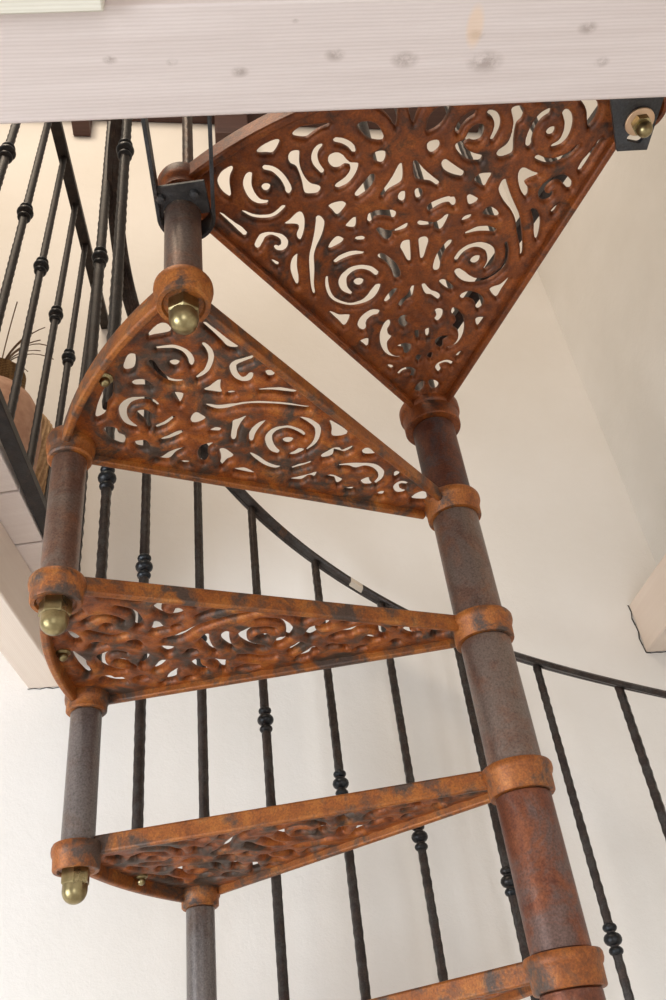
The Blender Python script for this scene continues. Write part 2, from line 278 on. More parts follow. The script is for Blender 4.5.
[2894,-505,2865,-509,2839,-523,2833,-540,2841,-559,2865,-574,2891,-593,2916,-614,2934,-634,2949,-655,2963,-680,2974,-707,2981,-733,2984,-759,2983,-786,2978,-812,2969,-836,2956,-861,2937,-887,2915,-910,2898,-927,2872,-939,2856,-942,2837,-945,2820,-947,2803,-948,2785,-948,2769,-946,2747,-939,2716,-924,2686,-907,2664,-895,2631,-894,2607,-903,2600,-924,2614,-943,2633,-970,2659,-999,2693,-1025,2734,-1041,2775,-1050,2817,-1054,2857,-1052,2893,-1046,2928,-1034,2963,-1017,2994,-994,3022,-965,3046,-932,3068,-896,3083,-861,3092,-825,3095,-790,3094,-756,3088,-722,3080,-689,3067,-655,3051,-623,3030,-593,3001,-565,2968,-540,2939,-521,2918,-507],
[2732,-542,2729,-522,2712,-506,2688,-501,2656,-502,2630,-511,2601,-523,2568,-538,2538,-556,2514,-573,2491,-592,2469,-615,2450,-642,2435,-670,2423,-701,2413,-735,2407,-771,2403,-812,2402,-857,2404,-904,2412,-950,2429,-994,2451,-1037,2477,-1078,2504,-1113,2531,-1143,2561,-1169,2596,-1191,2638,-1209,2686,-1221,2737,-1228,2788,-1231,2837,-1232,2888,-1227,2936,-1219,2976,-1210,3005,-1204,3016,-1190,3007,-1177,2967,-1177,2927,-1182,2882,-1186,2840,-1187,2799,-1185,2756,-1180,2715,-1173,2680,-1162,2651,-1149,2626,-1132,2602,-1111,2578,-1085,2553,-1053,2529,-1016,2509,-977,2497,-939,2493,-900,2497,-858,2506,-818,2516,-782,2530,-754,2546,-731,2564,-710,2582,-691,2598,-676,2615,-663,2634,-650,2653,-634,2672,-616,2693,-596,2712,-578,2726,-564],
[3933,-1178,3948,-1153,3928,-1128,3913,-1119,3888,-1107,3852,-1095,3809,-1092,3762,-1101,3716,-1116,3671,-1134,3628,-1154,3584,-1177,3543,-1202,3505,-1227,3469,-1249,3434,-1266,3401,-1281,3369,-1294,3334,-1305,3291,-1313,3241,-1319,3186,-1325,3129,-1333,3067,-1344,3002,-1357,2941,-1370,2890,-1378,2849,-1383,2815,-1384,2787,-1383,2765,-1383,2742,-1390,2726,-1398,2751,-1417,2777,-1418,2806,-1419,2845,-1420,2892,-1419,2948,-1415,3012,-1409,3078,-1402,3139,-1395,3195,-1389,3250,-1382,3305,-1374,3355,-1364,3400,-1352,3440,-1338,3477,-1323,3516,-1308,3560,-1291,3605,-1274,3649,-1258,3689,-1244,3729,-1231,3769,-1220,3805,-1210,3831,-1203,3851,-1197,3874,-1191,3897,-1188,3916,-1185],
[4051,-1388,4054,-1371,4038,-1349,4022,-1342,4001,-1335,3973,-1331,3942,-1328,3909,-1329,3873,-1333,3834,-1340,3793,-1349,3755,-1360,3718,-1374,3681,-1390,3649,-1407,3624,-1422,3610,-1437,3637,-1457,3656,-1461,3677,-1463,3701,-1463,3726,-1460,3749,-1455,3772,-1444,3797,-1428,3820,-1415,3839,-1426,3847,-1441,3855,-1460,3864,-1490,3872,-1530,3880,-1565,3897,-1584,3931,-1574,3943,-1553,3957,-1524,3972,-1498,3992,-1471,4016,-1441,4038,-1412],
[3614,-1973,3613,-1994,3634,-2009,3667,-2012,3701,-2009,3730,-1993,3749,-1981,3767,-1968,3785,-1955,3807,-1938,3831,-1915,3849,-1886,3855,-1855,3854,-1825,3848,-1795,3840,-1767,3830,-1738,3817,-1706,3802,-1675,3782,-1648,3758,-1626,3731,-1609,3701,-1596,3671,-1589,3638,-1588,3602,-1593,3561,-1608,3525,-1635,3508,-1669,3506,-1700,3512,-1727,3523,-1751,3548,-1771,3578,-1777,3599,-1778,3629,-1773,3646,-1755,3635,-1734,3619,-1724,3627,-1694,3633,-1679,3653,-1673,3675,-1680,3690,-1688,3705,-1698,3722,-1714,3741,-1736,3757,-1761,3766,-1784,3767,-1805,3763,-1827,3754,-1845,3741,-1866,3728,-1876,3709,-1889,3689,-1903,3672,-1917,3657,-1929,3643,-1939,3626,-1950],
[3431,-1857,3440,-1843,3429,-1824,3414,-1804,3401,-1788,3378,-1769,3355,-1762,3336,-1766,3315,-1775,3296,-1789,3326,-1817,3361,-1836,3397,-1852],
[3452,-1514,3438,-1500,3411,-1506,3392,-1512,3370,-1518,3347,-1523,3319,-1530,3287,-1537,3254,-1544,3223,-1549,3191,-1551,3156,-1553,3119,-1553,3084,-1555,3052,-1559,3023,-1563,2999,-1568,2977,-1572,2957,-1580,2940,-1589,2945,-1608,2962,-1613,2983,-1617,3007,-1622,3037,-1628,3070,-1632,3104,-1635,3144,-1638,3188,-1638,3234,-1634,3277,-1626,3317,-1614,3352,-1600,3383,-1585,3409,-1568,3428,-1548,3441,-1532],
[2424,-1256,2427,-1236,2399,-1204,2365,-1165,2338,-1128,2325,-1087,2318,-1040,2307,-998,2284,-974,2234,-980,2171,-1005,2115,-1037,2079,-1067,2086,-1091,2121,-1110,2162,-1129,2203,-1151,2254,-1181,2316,-1217,2373,-1247],
[2273,-568,2249,-558,2214,-561,2183,-576,2163,-597,2161,-614,2163,-633,2163,-651,2152,-683,2138,-706,2121,-728,2107,-744,2091,-756,2070,-767,2048,-775,2019,-786,2038,-790,2062,-784,2036,-777,2005,-776,1968,-782,1936,-800,1930,-821,1938,-844,1966,-870,2012,-889,2080,-893,2127,-881,2165,-864,2200,-841,2232,-815,2259,-786,2282,-754,2300,-722,2312,-688,2315,-654,2308,-623,2300,-601,2294,-586],
[1790,-894,1802,-872,1810,-837,1812,-802,1800,-778,1765,-771,1715,-775,1663,-784,1620,-798,1612,-816,1636,-832,1663,-848,1685,-862,1704,-876,1727,-890,1758,-899],
[2077,-460,2061,-446,2032,-438,1998,-433,1963,-434,1927,-445,1897,-462,1873,-478,1856,-488,1828,-491,1813,-489,1786,-473,1774,-456,1760,-440,1734,-434,1694,-448,1665,-472,1637,-496,1614,-512,1587,-518,1552,-521,1514,-520,1480,-514,1449,-501,1419,-483,1393,-461,1372,-438,1360,-410,1353,-377,1349,-347,1345,-329,1312,-327,1290,-339,1282,-357,1282,-380,1291,-408,1306,-443,1325,-479,1349,-510,1379,-534,1412,-555,1450,-572,1490,-587,1533,-598,1580,-606,1628,-611,1674,-613,1721,-612,1767,-609,1810,-603,1851,-594,1891,-583,1929,-568,1964,-552,1995,-536,2024,-518,2051,-497,2071,-477],
[1545,-383,1565,-369,1575,-343,1582,-312,1584,-283,1580,-258,1572,-232,1559,-209,1541,-191,1516,-180,1485,-175,1453,-175,1415,-180,1382,-193,1354,-212,1332,-232,1317,-249,1336,-275,1359,-284,1385,-290,1417,-291,1443,-289,1462,-296,1472,-315,1487,-345,1502,-372],
[3763,-557,3781,-553,3801,-546,3821,-538,3836,-529,3842,-502,3841,-480,3856,-474,3858,-458,3855,-424,3849,-377,3841,-329,3833,-290,3826,-264,3818,-244,3810,-229,3798,-216,3784,-205,3767,-197,3750,-192,3713,-196,3695,-204,3679,-215,3671,-229,3676,-245,3688,-263,3700,-283,3710,-303,3719,-325,3729,-348,3736,-372,3742,-394,3744,-414,3745,-434,3744,-452,3736,-480,3722,-490,3704,-500,3686,-512,3678,-536,3696,-554,3712,-558,3729,-560,3747,-559],
[3562,-464,3591,-464,3605,-442,3595,-412,3581,-395,3565,-376,3553,-355,3543,-331,3533,-305,3527,-276,3528,-244,3540,-205,3561,-159,3581,-116,3593,-85,3590,-67,3561,-59,3533,-62,3515,-67,3499,-76,3486,-90,3478,-111,3473,-137,3469,-164,3467,-189,3467,-212,3469,-234,3471,-252,3474,-269,3441,-272,3416,-279,3397,-290,3383,-304,3372,-319,3366,-334,3374,-363,3388,-377,3410,-392,3443,-412,3485,-434,3527,-453],
[3196,-484,3213,-467,3212,-438,3200,-420,3181,-400,3158,-377,3132,-356,3104,-333,3072,-310,3038,-287,3001,-267,2961,-251,2918,-238,2875,-227,2840,-220,2813,-218,2790,-219,2764,-224,2743,-234,2731,-249,2727,-269,2731,-289,2753,-306,2790,-314,2828,-319,2866,-324,2900,-334,2936,-349,2976,-369,3014,-389,3045,-409,3068,-429,3086,-449,3104,-467,3123,-481,3146,-488,3168,-490,3186,-488],
[3241,-185,3269,-181,3294,-172,3316,-160,3332,-147,3340,-130,3342,-109,3340,-90,3332,-66,3312,-57,3285,-56,3230,-56,3154,-57,3078,-59,3023,-62,2994,-65,2967,-72,2969,-90,2986,-106,3005,-114,3031,-124,3063,-134,3097,-145,3127,-155,3153,-165,3180,-175,3209,-183],
[2419,-481,2437,-475,2459,-464,2482,-450,2505,-434,2529,-415,2555,-392,2579,-370,2596,-350,2604,-333,2605,-305,2586,-290,2545,-292,2518,-301,2490,-318,2459,-341,2429,-365,2404,-387,2386,-407,2372,-426,2363,-442,2357,-468,2394,-482],
[2286,-292,2310,-290,2334,-284,2359,-273,2383,-258,2404,-235,2424,-206,2445,-176,2469,-151,2500,-130,2537,-111,2571,-94,2592,-80,2589,-56,2573,-51,2551,-51,2516,-55,2472,-63,2426,-74,2386,-88,2359,-106,2347,-127,2341,-148,2333,-168,2314,-189,2287,-211,2259,-233,2238,-252,2229,-268,2258,-290],
[2083,-296,2095,-284,2106,-269,2112,-254,2111,-227,2090,-205,2073,-200,2046,-204,2022,-214,2005,-222,1983,-218,1969,-205,1954,-192,1935,-185,1904,-191,1876,-203,1853,-218,1837,-235,1843,-252,1860,-269,1881,-286,1903,-298,1927,-307,1953,-313,1979,-316,2004,-317,2027,-315,2048,-311,2067,-305],
[1779,-102,1791,-91,1785,-61,1767,-50,1736,-46,1693,-46,1651,-48,1614,-53,1584,-65,1610,-90,1638,-98,1673,-103,1713,-105,1753,-105],
[1267,-125,1285,-118,1299,-106,1308,-91,1295,-64,1273,-51,1248,-41,1223,-38,1187,-48,1162,-63,1142,-81,1136,-98,1164,-110,1198,-119,1233,-125],
[1211,-561,1219,-535,1212,-517,1202,-502,1187,-489,1167,-477,1147,-468,1130,-465,1092,-475,1085,-502,1095,-515,1116,-529,1143,-545,1171,-558],
[935,-403,947,-415,978,-421,1010,-420,1029,-415,1042,-402,1060,-383,1079,-360,1092,-334,1097,-307,1098,-278,1094,-250,1085,-224,1070,-200,1048,-180,1021,-162,984,-151,939,-153,900,-164,875,-174,849,-182,833,-199,851,-228,885,-234,922,-235,940,-228,960,-219,976,-214,979,-230,990,-257,993,-279,993,-302,991,-321,985,-337,972,-356,956,-373,938,-388],
[613,-185,634,-178,658,-167,682,-152,702,-136,720,-114,736,-88,745,-63,737,-44,705,-37,659,-38,607,-45,562,-54,528,-66,504,-83,488,-101,480,-118,482,-135,494,-151,510,-165,526,-175,542,-183,564,-187,594,-188]]
STEP_HOLES = [
[5187,601,5205,636,5207,662,5206,693,5204,722,5201,751,5195,782,5189,811,5181,836,5172,856,5162,873,5150,886,5123,899,5092,894,5076,886,5058,875,5038,858,5021,840,5006,807,5003,777,5014,757,5030,740,5046,723,5063,706,5082,688,5101,670,5119,654,5137,635,5153,613,5168,596],
[5204,45,5221,84,5234,130,5244,179,5251,218,5254,246,5254,269,5251,288,5237,316,5210,330,5193,318,5172,287,5146,241,5122,188,5105,141,5097,102,5102,75,5113,58,5125,45,5139,31,5156,18,5176,15],
[5016,485,5030,500,5043,522,5043,544,5029,558,5011,577,4990,598,4969,617,4949,633,4929,649,4906,664,4880,675,4851,682,4821,685,4789,685,4757,681,4724,672,4692,660,4661,643,4633,624,4606,599,4585,572,4570,549,4556,527,4546,494,4542,466,4551,451,4570,456,4593,472,4611,495,4626,512,4641,527,4655,538,4674,551,4696,565,4720,576,4742,583,4765,586,4791,586,4817,584,4840,580,4860,572,4880,562,4900,548,4921,535,4944,520,4967,504,4988,489,5003,478],
[4708,464,4693,427,4692,397,4701,374,4718,359,4739,352,4763,355,4787,372,4809,404,4815,424,4811,445,4800,464,4783,479,4762,487,4741,487,4722,480],
[5014,293,5019,315,5013,333,4998,341,4979,342,4957,326,4929,305,4898,282,4867,262,4834,245,4799,227,4764,213,4733,204,4706,201,4680,203,4655,207,4632,213,4609,220,4588,230,4569,240,4547,245,4530,224,4522,202,4519,184,4530,172,4547,157,4568,141,4592,128,4617,119,4645,113,4676,110,4711,112,4749,121,4789,133,4829,149,4867,167,4905,189,4942,214,4972,236,4998,260],
[4635,829,4641,844,4630,867,4599,866,4573,858,4542,846,4511,828,4483,804,4454,777,4426,744,4401,705,4379,657,4362,609,4350,563,4341,520,4337,480,4339,446,4345,418,4352,393,4362,367,4375,343,4388,325,4396,311,4417,317,4435,341,4442,356,4440,384,4435,407,4429,432,4426,457,4423,479,4420,501,4419,523,4422,546,4427,578,4436,614,4447,648,4459,676,4471,695,4489,714,4510,733,4530,749,4549,762,4572,774,4595,786,4617,801],
[4773,1094,4780,1121,4764,1133,4742,1128,4711,1120,4675,1110,4638,1101,4598,1090,4553,1079,4510,1068,4472,1058,4441,1050,4417,1043,4399,1038,4382,1034,4358,1029,4328,1025,4299,1021,4279,1019,4261,1005,4247,978,4244,960,4265,941,4290,929,4320,919,4353,917,4385,926,4413,939,4437,952,4464,963,4501,977,4544,994,4588,1011,4628,1025,4665,1038,4701,1049,4731,1059,4756,1070],
[4053,980,4028,966,4015,938,4007,910,4016,890,4031,868,4047,843,4061,820,4074,797,4086,776,4096,757,4102,740,4110,714,4094,690,4076,673,4059,660,4041,650,4018,640,3996,635,3969,644,3958,661,3949,680,3946,701,3946,734,3939,749,3924,754,3906,747,3888,733,3865,700,3844,656,3838,607,3850,576,3871,554,3897,537,3926,526,3959,524,3994,527,4030,537,4067,556,4104,584,4137,618,4167,655,4190,693,4202,730,4203,762,4198,789,4190,813,4178,837,4163,858,4146,878,4131,897,4114,919,4096,943,4080,963,4068,979],
[4259,211,4265,240,4254,269,4238,301,4226,332,4219,365,4212,401,4205,433,4198,457,4182,474,4161,457,4147,431,4131,397,4116,365,4104,342,4087,327,4068,315,4052,304,4031,258,4045,243,4072,232,4104,222,4134,212,4164,201,4196,189,4226,183],
[4005,319,4001,347,3994,362,3983,375,3966,384,3944,391,3923,396,3888,359,3899,332,3915,313,3933,297,3953,287,3978,285],
[4100,-7,4117,17,4119,40,4091,55,4060,62,4028,71,4000,83,3977,97,3954,115,3930,135,3905,156,3878,178,3851,201,3822,226,3792,251,3763,276,3735,300,3702,326,3661,355,3607,387,3543,423,3478,457,3419,487,3372,508,3330,524,3289,539,3243,556,3183,577,3114,600,3050,621,3005,636,2986,626,2971,603,2962,583,3006,551,3068,527,3136,502,3195,478,3241,460,3281,445,3321,427,3368,406,3426,376,3492,342,3556,307,3609,275,3649,247,3680,222,3707,197,3734,170,3760,142,3783,111,3807,81,3832,53,3857,29,3883,8,3911,-11,3943,-24,3981,-30,4021,-31,4056,-30,4081,-27],
[3678,520,3694,537,3708,557,3707,575,3686,593,3656,617,3621,645,3586,670,3550,691,3513,712,3475,731,3439,747,3400,758,3362,766,3328,772,3304,776,3282,763,3265,737,3259,716,3282,692,3312,679,3346,665,3381,651,3417,636,3456,621,3495,605,3532,588,3569,568,3607,546,3640,526,3664,511],
[3802,848,3788,878,3772,889,3754,894,3731,892,3703,883,3678,872,3656,846,3649,811,3663,790,3683,773,3705,767,3732,780,3760,800,3785,823],
[5029,-101,5032,-85,5032,-65,5027,-44,5017,-25,5000,-9,4977,7,4952,20,4927,27,4903,27,4877,19,4854,10,4836,1,4811,-13,4796,-41,4793,-67,4808,-76,4831,-85,4857,-94,4881,-104,4902,-117,4924,-131,4944,-144,4963,-152,4980,-152,4996,-145,5013,-129],
[4549,14,4534,30,4506,46,4475,57,4449,58,4430,43,4414,15,4400,-18,4390,-45,4383,-72,4377,-102,4374,-130,4380,-146,4403,-131,4428,-111,4452,-90,4473,-73,4493,-58,4517,-39,4541,-11],
[5244,-175,5226,-175,5216,-193,5204,-217,5185,-253,5162,-301,5138,-355,5119,-408,5109,-456,5109,-495,5112,-527,5113,-554,5105,-585,5088,-625,5069,-673,5056,-726,5060,-774,5075,-815,5094,-848,5109,-867,5125,-860,5147,-821,5154,-800,5163,-772,5175,-734,5189,-687,5204,-634,5216,-580,5227,-522,5238,-458,5246,-396,5251,-341,5253,-290,5252,-241,5249,-201],
[4590,-258,4578,-282,4570,-310,4585,-322,4602,-312,4622,-305,4642,-299,4659,-295,4684,-293,4711,-296,4730,-299,4749,-303,4769,-310,4788,-323,4808,-342,4829,-368,4848,-395,4860,-420,4868,-443,4871,-469,4872,-495,4870,-517,4868,-535,4865,-552,4861,-568,4854,-584,4841,-604,4825,-625,4807,-643,4789,-659,4760,-675,4721,-691,4682,-703,4653,-712,4634,-737,4621,-771,4620,-790,4654,-801,4692,-805,4737,-805,4782,-793,4824,-765,4861,-731,4893,-693,4921,-652,4946,-609,4964,-566,4977,-521,4983,-477,4981,-434,4972,-394,4958,-358,4940,-325,4916,-296,4889,-273,4860,-253,4834,-237,4810,-225,4786,-216,4764,-211,4745,-207,4727,-204,4711,-204,4695,-206,4677,-210,4656,-218,4633,-228,4613,-239,4598,-246],
[4758,-509,4760,-479,4754,-464,4733,-439,4717,-428,4699,-420,4683,-415,4654,-411,4623,-429,4608,-454,4592,-491,4578,-525,4566,-550,4552,-572,4536,-592,4521,-610,4508,-631,4497,-662,4492,-690,4491,-714,4527,-681,4546,-656,4565,-634,4583,-619,4606,-607,4635,-593,4664,-579,4689,-567,4707,-559,4723,-553,4739,-540],
[4415,-671,4431,-658,4450,-627,4456,-598,4446,-576,4431,-545,4415,-511,4402,-480,4391,-449,4381,-415,4372,-383,4365,-359,4357,-338,4336,-330,4316,-354,4309,-374,4303,-391,4304,-418,4309,-443,4315,-479,4322,-519,4333,-557,4350,-592,4370,-624,4390,-651,4403,-672],
[4961,-978,4967,-953,4963,-931,4953,-912,4940,-898,4921,-887,4896,-879,4871,-876,4849,-877,4834,-887,4824,-904,4815,-919,4803,-930,4782,-935,4755,-936,4727,-940,4702,-952,4679,-980,4657,-1017,4636,-1065,4623,-1115,4634,-1139,4661,-1146,4693,-1148,4724,-1147,4752,-1143,4783,-1136,4814,-1124,4845,-1106,4876,-1081,4909,-1050,4938,-1017],
[4542,-971,4528,-950,4505,-928,4480,-908,4457,-897,4438,-899,4420,-910,4404,-925,4392,-938,4380,-950,4369,-964,4353,-998,4346,-1032,4359,-1048,4381,-1061,4406,-1073,4428,-1081,4445,-1085,4461,-1086,4478,-1081,4495,-1067,4513,-1045,4532,-1017,4542,-992],
[4260,-839,4275,-823,4292,-794,4294,-773,4284,-757,4271,-735,4256,-709,4242,-684,4228,-655,4212,-623,4197,-591,4183,-565,4171,-547,4159,-533,4143,-515,4118,-517,4107,-529,4093,-558,4086,-585,4086,-602,4097,-637,4106,-659,4120,-685,4136,-716,4155,-747,4173,-776,4194,-799,4215,-818,4235,-834,4248,-844],
[4181,-1158,4190,-1118,4170,-1110,4146,-1099,4127,-1083,4115,-1058,4106,-1027,4097,-993,4086,-960,4072,-928,4056,-896,4039,-866,4022,-840,4001,-815,3979,-790,3959,-774,3934,-795,3931,-834,3946,-871,3965,-914,3979,-950,3985,-982,3986,-1019,3984,-1059,3988,-1096,4001,-1121,4020,-1136,4042,-1147,4066,-1156,4095,-1163,4129,-1168,4159,-1170],
[3882,-1039,3872,-1026,3851,-1011,3828,-997,3808,-989,3790,-987,3772,-989,3733,-1040,3737,-1060,3753,-1076,3773,-1090,3792,-1099,3813,-1098,3835,-1093,3857,-1081],
[4126,-332,4137,-311,4146,-286,4154,-260,4159,-236,4161,-211,4162,-186,4160,-164,4154,-148,4130,-142,4115,-146,4096,-152,4070,-157,4038,-164,4008,-175,3986,-195,3970,-245,3977,-278,3991,-308,4004,-333,4018,-351,4033,-365,4049,-375,4076,-382,4108,-357],
[3851,-348,3847,-331,3837,-308,3824,-284,3810,-266,3795,-255,3776,-247,3759,-243,3731,-255,3717,-278,3703,-311,3700,-339,3713,-355,3736,-368,3761,-380,3781,-388,3797,-394,3829,-385],
[3769,-598,3760,-582,3749,-566,3737,-551,3725,-540,3712,-531,3697,-525,3665,-541,3653,-579,3657,-604,3664,-629,3668,-649,3669,-669,3665,-691,3660,-712,3644,-741,3627,-756,3609,-772,3591,-799,3577,-837,3570,-874,3566,-910,3571,-937,3590,-944,3619,-940,3651,-928,3682,-906,3711,-873,3737,-836,3757,-801,3771,-770,3781,-741,3786,-712,3789,-684,3789,-660,3787,-641,3783,-626],
[3548,-611,3552,-586,3546,-566,3531,-553,3507,-550,3467,-557,3414,-574,3362,-597,3326,-621,3300,-677,3306,-711,3322,-738,3334,-761,3339,-783,3340,-811,3339,-840,3339,-866,3342,-886,3346,-904,3387,-874,3402,-845,3414,-812,3427,-775,3443,-742,3464,-717,3494,-684,3526,-646],
[3183,-868,3196,-826,3177,-804,3151,-781,3127,-765,3107,-756,3088,-752,3066,-751,3039,-752,3000,-755,2952,-761,2910,-769,2871,-810,2880,-838,2919,-851,2968,-864,3013,-873,3057,-881,3105,-888,3147,-890],
[3632,-154,3650,-122,3665,-97,3677,-76,3682,-53,3678,-31,3668,-12,3655,6,3641,25,3626,53,3608,85,3591,111,3574,117,3553,72,3551,30,3552,-17,3551,-59,3546,-98,3538,-140,3528,-181,3518,-217,3506,-250,3488,-284,3469,-321,3453,-361,3452,-392,3465,-406,3490,-400,3526,-363,3555,-316,3583,-260,3610,-201],
[3330,-242,3345,-219,3363,-191,3379,-160,3392,-127,3399,-93,3403,-56,3404,-20,3402,13,3397,44,3389,73,3379,98,3368,119,3357,137,3344,153,3309,139,3298,101,3298,57,3300,10,3300,-31,3298,-65,3294,-98,3290,-129,3285,-157,3278,-185,3268,-214,3255,-244,3244,-276,3241,-302,3260,-316,3288,-298,3305,-279,3318,-260],
[2741,176,2723,150,2712,122,2728,110,2747,118,2769,123,2792,127,2815,130,2841,133,2871,135,2900,136,2926,134,2950,130,2972,125,2992,117,3011,104,3030,86,3048,63,3062,38,3073,15,3079,-8,3081,-33,3081,-57,3079,-76,3069,-105,3060,-120,3047,-136,3030,-153,3008,-170,2985,-187,2966,-200,2947,-211,2920,-222,2893,-231,2871,-239,2853,-252,2837,-273,2818,-312,2816,-336,2825,-349,2844,-352,2871,-357,2907,-357,2951,-343,2995,-316,3036,-284,3074,-247,3109,-207,3139,-165,3161,-126,3177,-86,3186,-45,3189,-6,3186,32,3178,67,3165,99,3147,127,3124,152,3099,174,3075,192,3052,206,3028,217,3003,225,2976,231,2946,234,2914,235,2882,234,2851,230,2820,221,2791,209,2768,197,2751,188],
[2821,21,2797,-24,2793,-59,2804,-85,2825,-104,2852,-113,2883,-110,2915,-91,2949,-52,2958,-28,2955,-3,2942,19,2921,37,2895,46,2867,47,2841,39],
[2976,382,2994,404,2996,422,2970,434,2940,442,2904,449,2867,451,2828,448,2787,441,2744,430,2701,411,2661,385,2626,353,2596,317,2567,275,2542,229,2520,181,2504,131,2493,79,2493,26,2502,-23,2514,-65,2521,-96,2539,-99,2561,-76,2577,-54,2582,-9,2581,37,2582,85,2588,126,2597,160,2609,193,2624,224,2640,251,2655,271,2670,287,2687,299,2704,309,2727,318,2759,328,2795,338,2829,346,2862,352,2898,356,2931,359,2957,363],
[2722,-244,2723,-221,2714,-190,2701,-157,2692,-129,2687,-107,2684,-86,2678,-68,2646,-52,2618,-54,2591,-62,2561,-100,2555,-141,2569,-179,2588,-217,2607,-246,2628,-266,2654,-280,2679,-286],
[3174,-488,3184,-471,3180,-449,3150,-448,3122,-452,3090,-458,3055,-466,3016,-476,2973,-489,2930,-500,2892,-508,2856,-511,2821,-511,2788,-509,2760,-507,2740,-504,2722,-499,2696,-488,2673,-496,2658,-517,2645,-545,2639,-566,2656,-593,2673,-610,2697,-621,2727,-628,2763,-632,2803,-633,2846,-630,2892,-621,2940,-607,2986,-593,3026,-579,3064,-563,3099,-546,3128,-531,3152,-516],
[2490,-497,2511,-481,2537,-448,2544,-420,2535,-403,2521,-380,2505,-354,2487,-327,2464,-297,2437,-263,2412,-233,2394,-211,2369,-214,2357,-227,2339,-257,2327,-287,2341,-313,2363,-347,2387,-384,2409,-415,2428,-441,2447,-465,2463,-485,2474,-501],
[2404,-689,2424,-639,2402,-614,2373,-583,2347,-553,2325,-523,2302,-491,2279,-459,2258,-431,2239,-404,2222,-377,2205,-357,2188,-349,2168,-365,2143,-405,2125,-447,2114,-486,2126,-501,2151,-502,2175,-506,2195,-517,2207,-536,2213,-568,2219,-606,2234,-639,2271,-663,2321,-685,2368,-698],
[2629,560,2563,556,2453,537,2342,510,2274,479,2249,403,2288,350,2342,307,2389,288,2436,322,2471,368,2495,408,2515,438,2547,463,2593,498,2634,540],
[2337,-32,2335,-5,2327,27,2316,61,2307,90,2300,113,2293,135,2286,153,2276,169,2265,182,2251,191,2221,200,2203,192,2187,179,2173,170,2143,200,2125,244,2108,287,2093,314,2077,318,2060,307,2038,272,2026,241,2027,212,2035,180,2047,149,2060,125,2077,112,2097,108,2118,107,2137,103,2159,100,2181,97,2199,92,2223,95,2210,75,2185,36,2168,-10,2178,-45,2202,-79,2230,-107,2253,-123,2278,-116,2312,-83,2331,-55],
[1906,291,1914,313,1917,342,1913,368,1897,383,1865,382,1819,371,1774,356,1741,345,1723,342,1676,298,1701,271,1732,249,1768,228,1798,217,1827,222,1856,239,1886,265],
[1968,-133,1991,-113,2011,-88,2012,-63,1994,-49,1969,-29,1941,-7,1914,13,1891,29,1870,43,1852,55,1834,67,1812,79,1785,94,1754,110,1723,125,1691,139,1657,152,1621,163,1582,168,1538,164,1492,155,1447,140,1405,121,1367,97,1331,66,1295,21,1262,-35,1248,-89,1249,-133,1255,-168,1257,-195,1283,-202,1315,-177,1340,-147,1351,-129,1354,-102,1359,-65,1366,-30,1375,-10,1404,5,1428,16,1458,28,1490,37,1519,41,1548,41,1580,37,1612,29,1639,18,1661,0,1678,-24,1697,-53,1722,-76,1754,-85,1787,-84,1815,-83,1839,-88,1868,-100,1899,-117,1927,-133,1948,-145],
[1540,-192,1537,-167,1529,-136,1517,-109,1502,-93,1482,-99,1463,-118,1445,-139,1428,-154,1406,-162,1379,-168,1355,-175,1317,-221,1319,-247,1342,-265,1369,-282,1393,-292,1414,-294,1435,-289,1456,-279,1474,-268,1492,-256,1515,-235,1535,-210],
[2039,-356,2013,-325,1988,-307,1956,-296,1912,-294,1856,-297,1803,-305,1765,-319,1732,-372,1729,-413,1741,-445,1759,-460,1796,-433,1828,-403,1853,-383,1869,-379,1885,-383,1907,-386,1928,-391,1948,-394,1967,-397,1986,-402],
[1637,-434,1624,-419,1602,-399,1577,-381,1556,-370,1537,-372,1520,-382,1497,-410,1477,-449,1488,-464,1511,-478,1536,-489,1557,-496,1575,-496,1595,-489,1632,-451],
[1171,-309,1164,-291,1148,-268,1128,-247,1110,-236,1090,-240,1070,-254,1049,-278,1022,-319,1021,-342,1034,-355,1052,-364,1069,-370,1089,-369,1112,-364,1141,-346],
[1240,172,1238,195,1217,202,1198,201,1174,197,1150,188,1120,158,1106,119,1110,88,1119,60,1135,49,1179,89,1208,122,1228,150],
[908,79,871,37,859,13,878,-9,902,-16,925,-25,938,-34,952,-66,954,-83,971,-69,954,-78,910,-73,880,-64,858,-57,841,-61,826,-68,804,-94,786,-124,779,-148,793,-164,814,-187,841,-208,881,-215,938,-189,991,-147,1031,-102,1053,-63,1060,-27,1059,6,1050,37,1034,61,1007,76,974,82,944,84,923,85],
[636,-184,662,-128,659,-63,644,2,621,41,579,44,524,25,470,-3,433,-27,403,-60,380,-101,384,-125,405,-143,447,-167,508,-196,569,-215]]
GUARD_BARS = [(0.5835, 0.6754, 0.56), (0.695, 0.7882, 0.503), (0.8065, 0.9011, 0.503), (0.918, 1.0139, 0.501), (1.0295, 1.1307, 0.502), (1.141, 1.2396, 0.499), (1.2525, 1.3525, 0.45)]
PLATE = [(0.3488, 0.4656), (0.4287, 0.4737), (0.4176, 0.5854), (0.3818, 0.5819)]
SLOT = (0.4003, 0.5691)
BOLT = (0.4006, 0.5470)
JAR = (-0.617, 1.150)
WICK = (-0.676, 1.362)

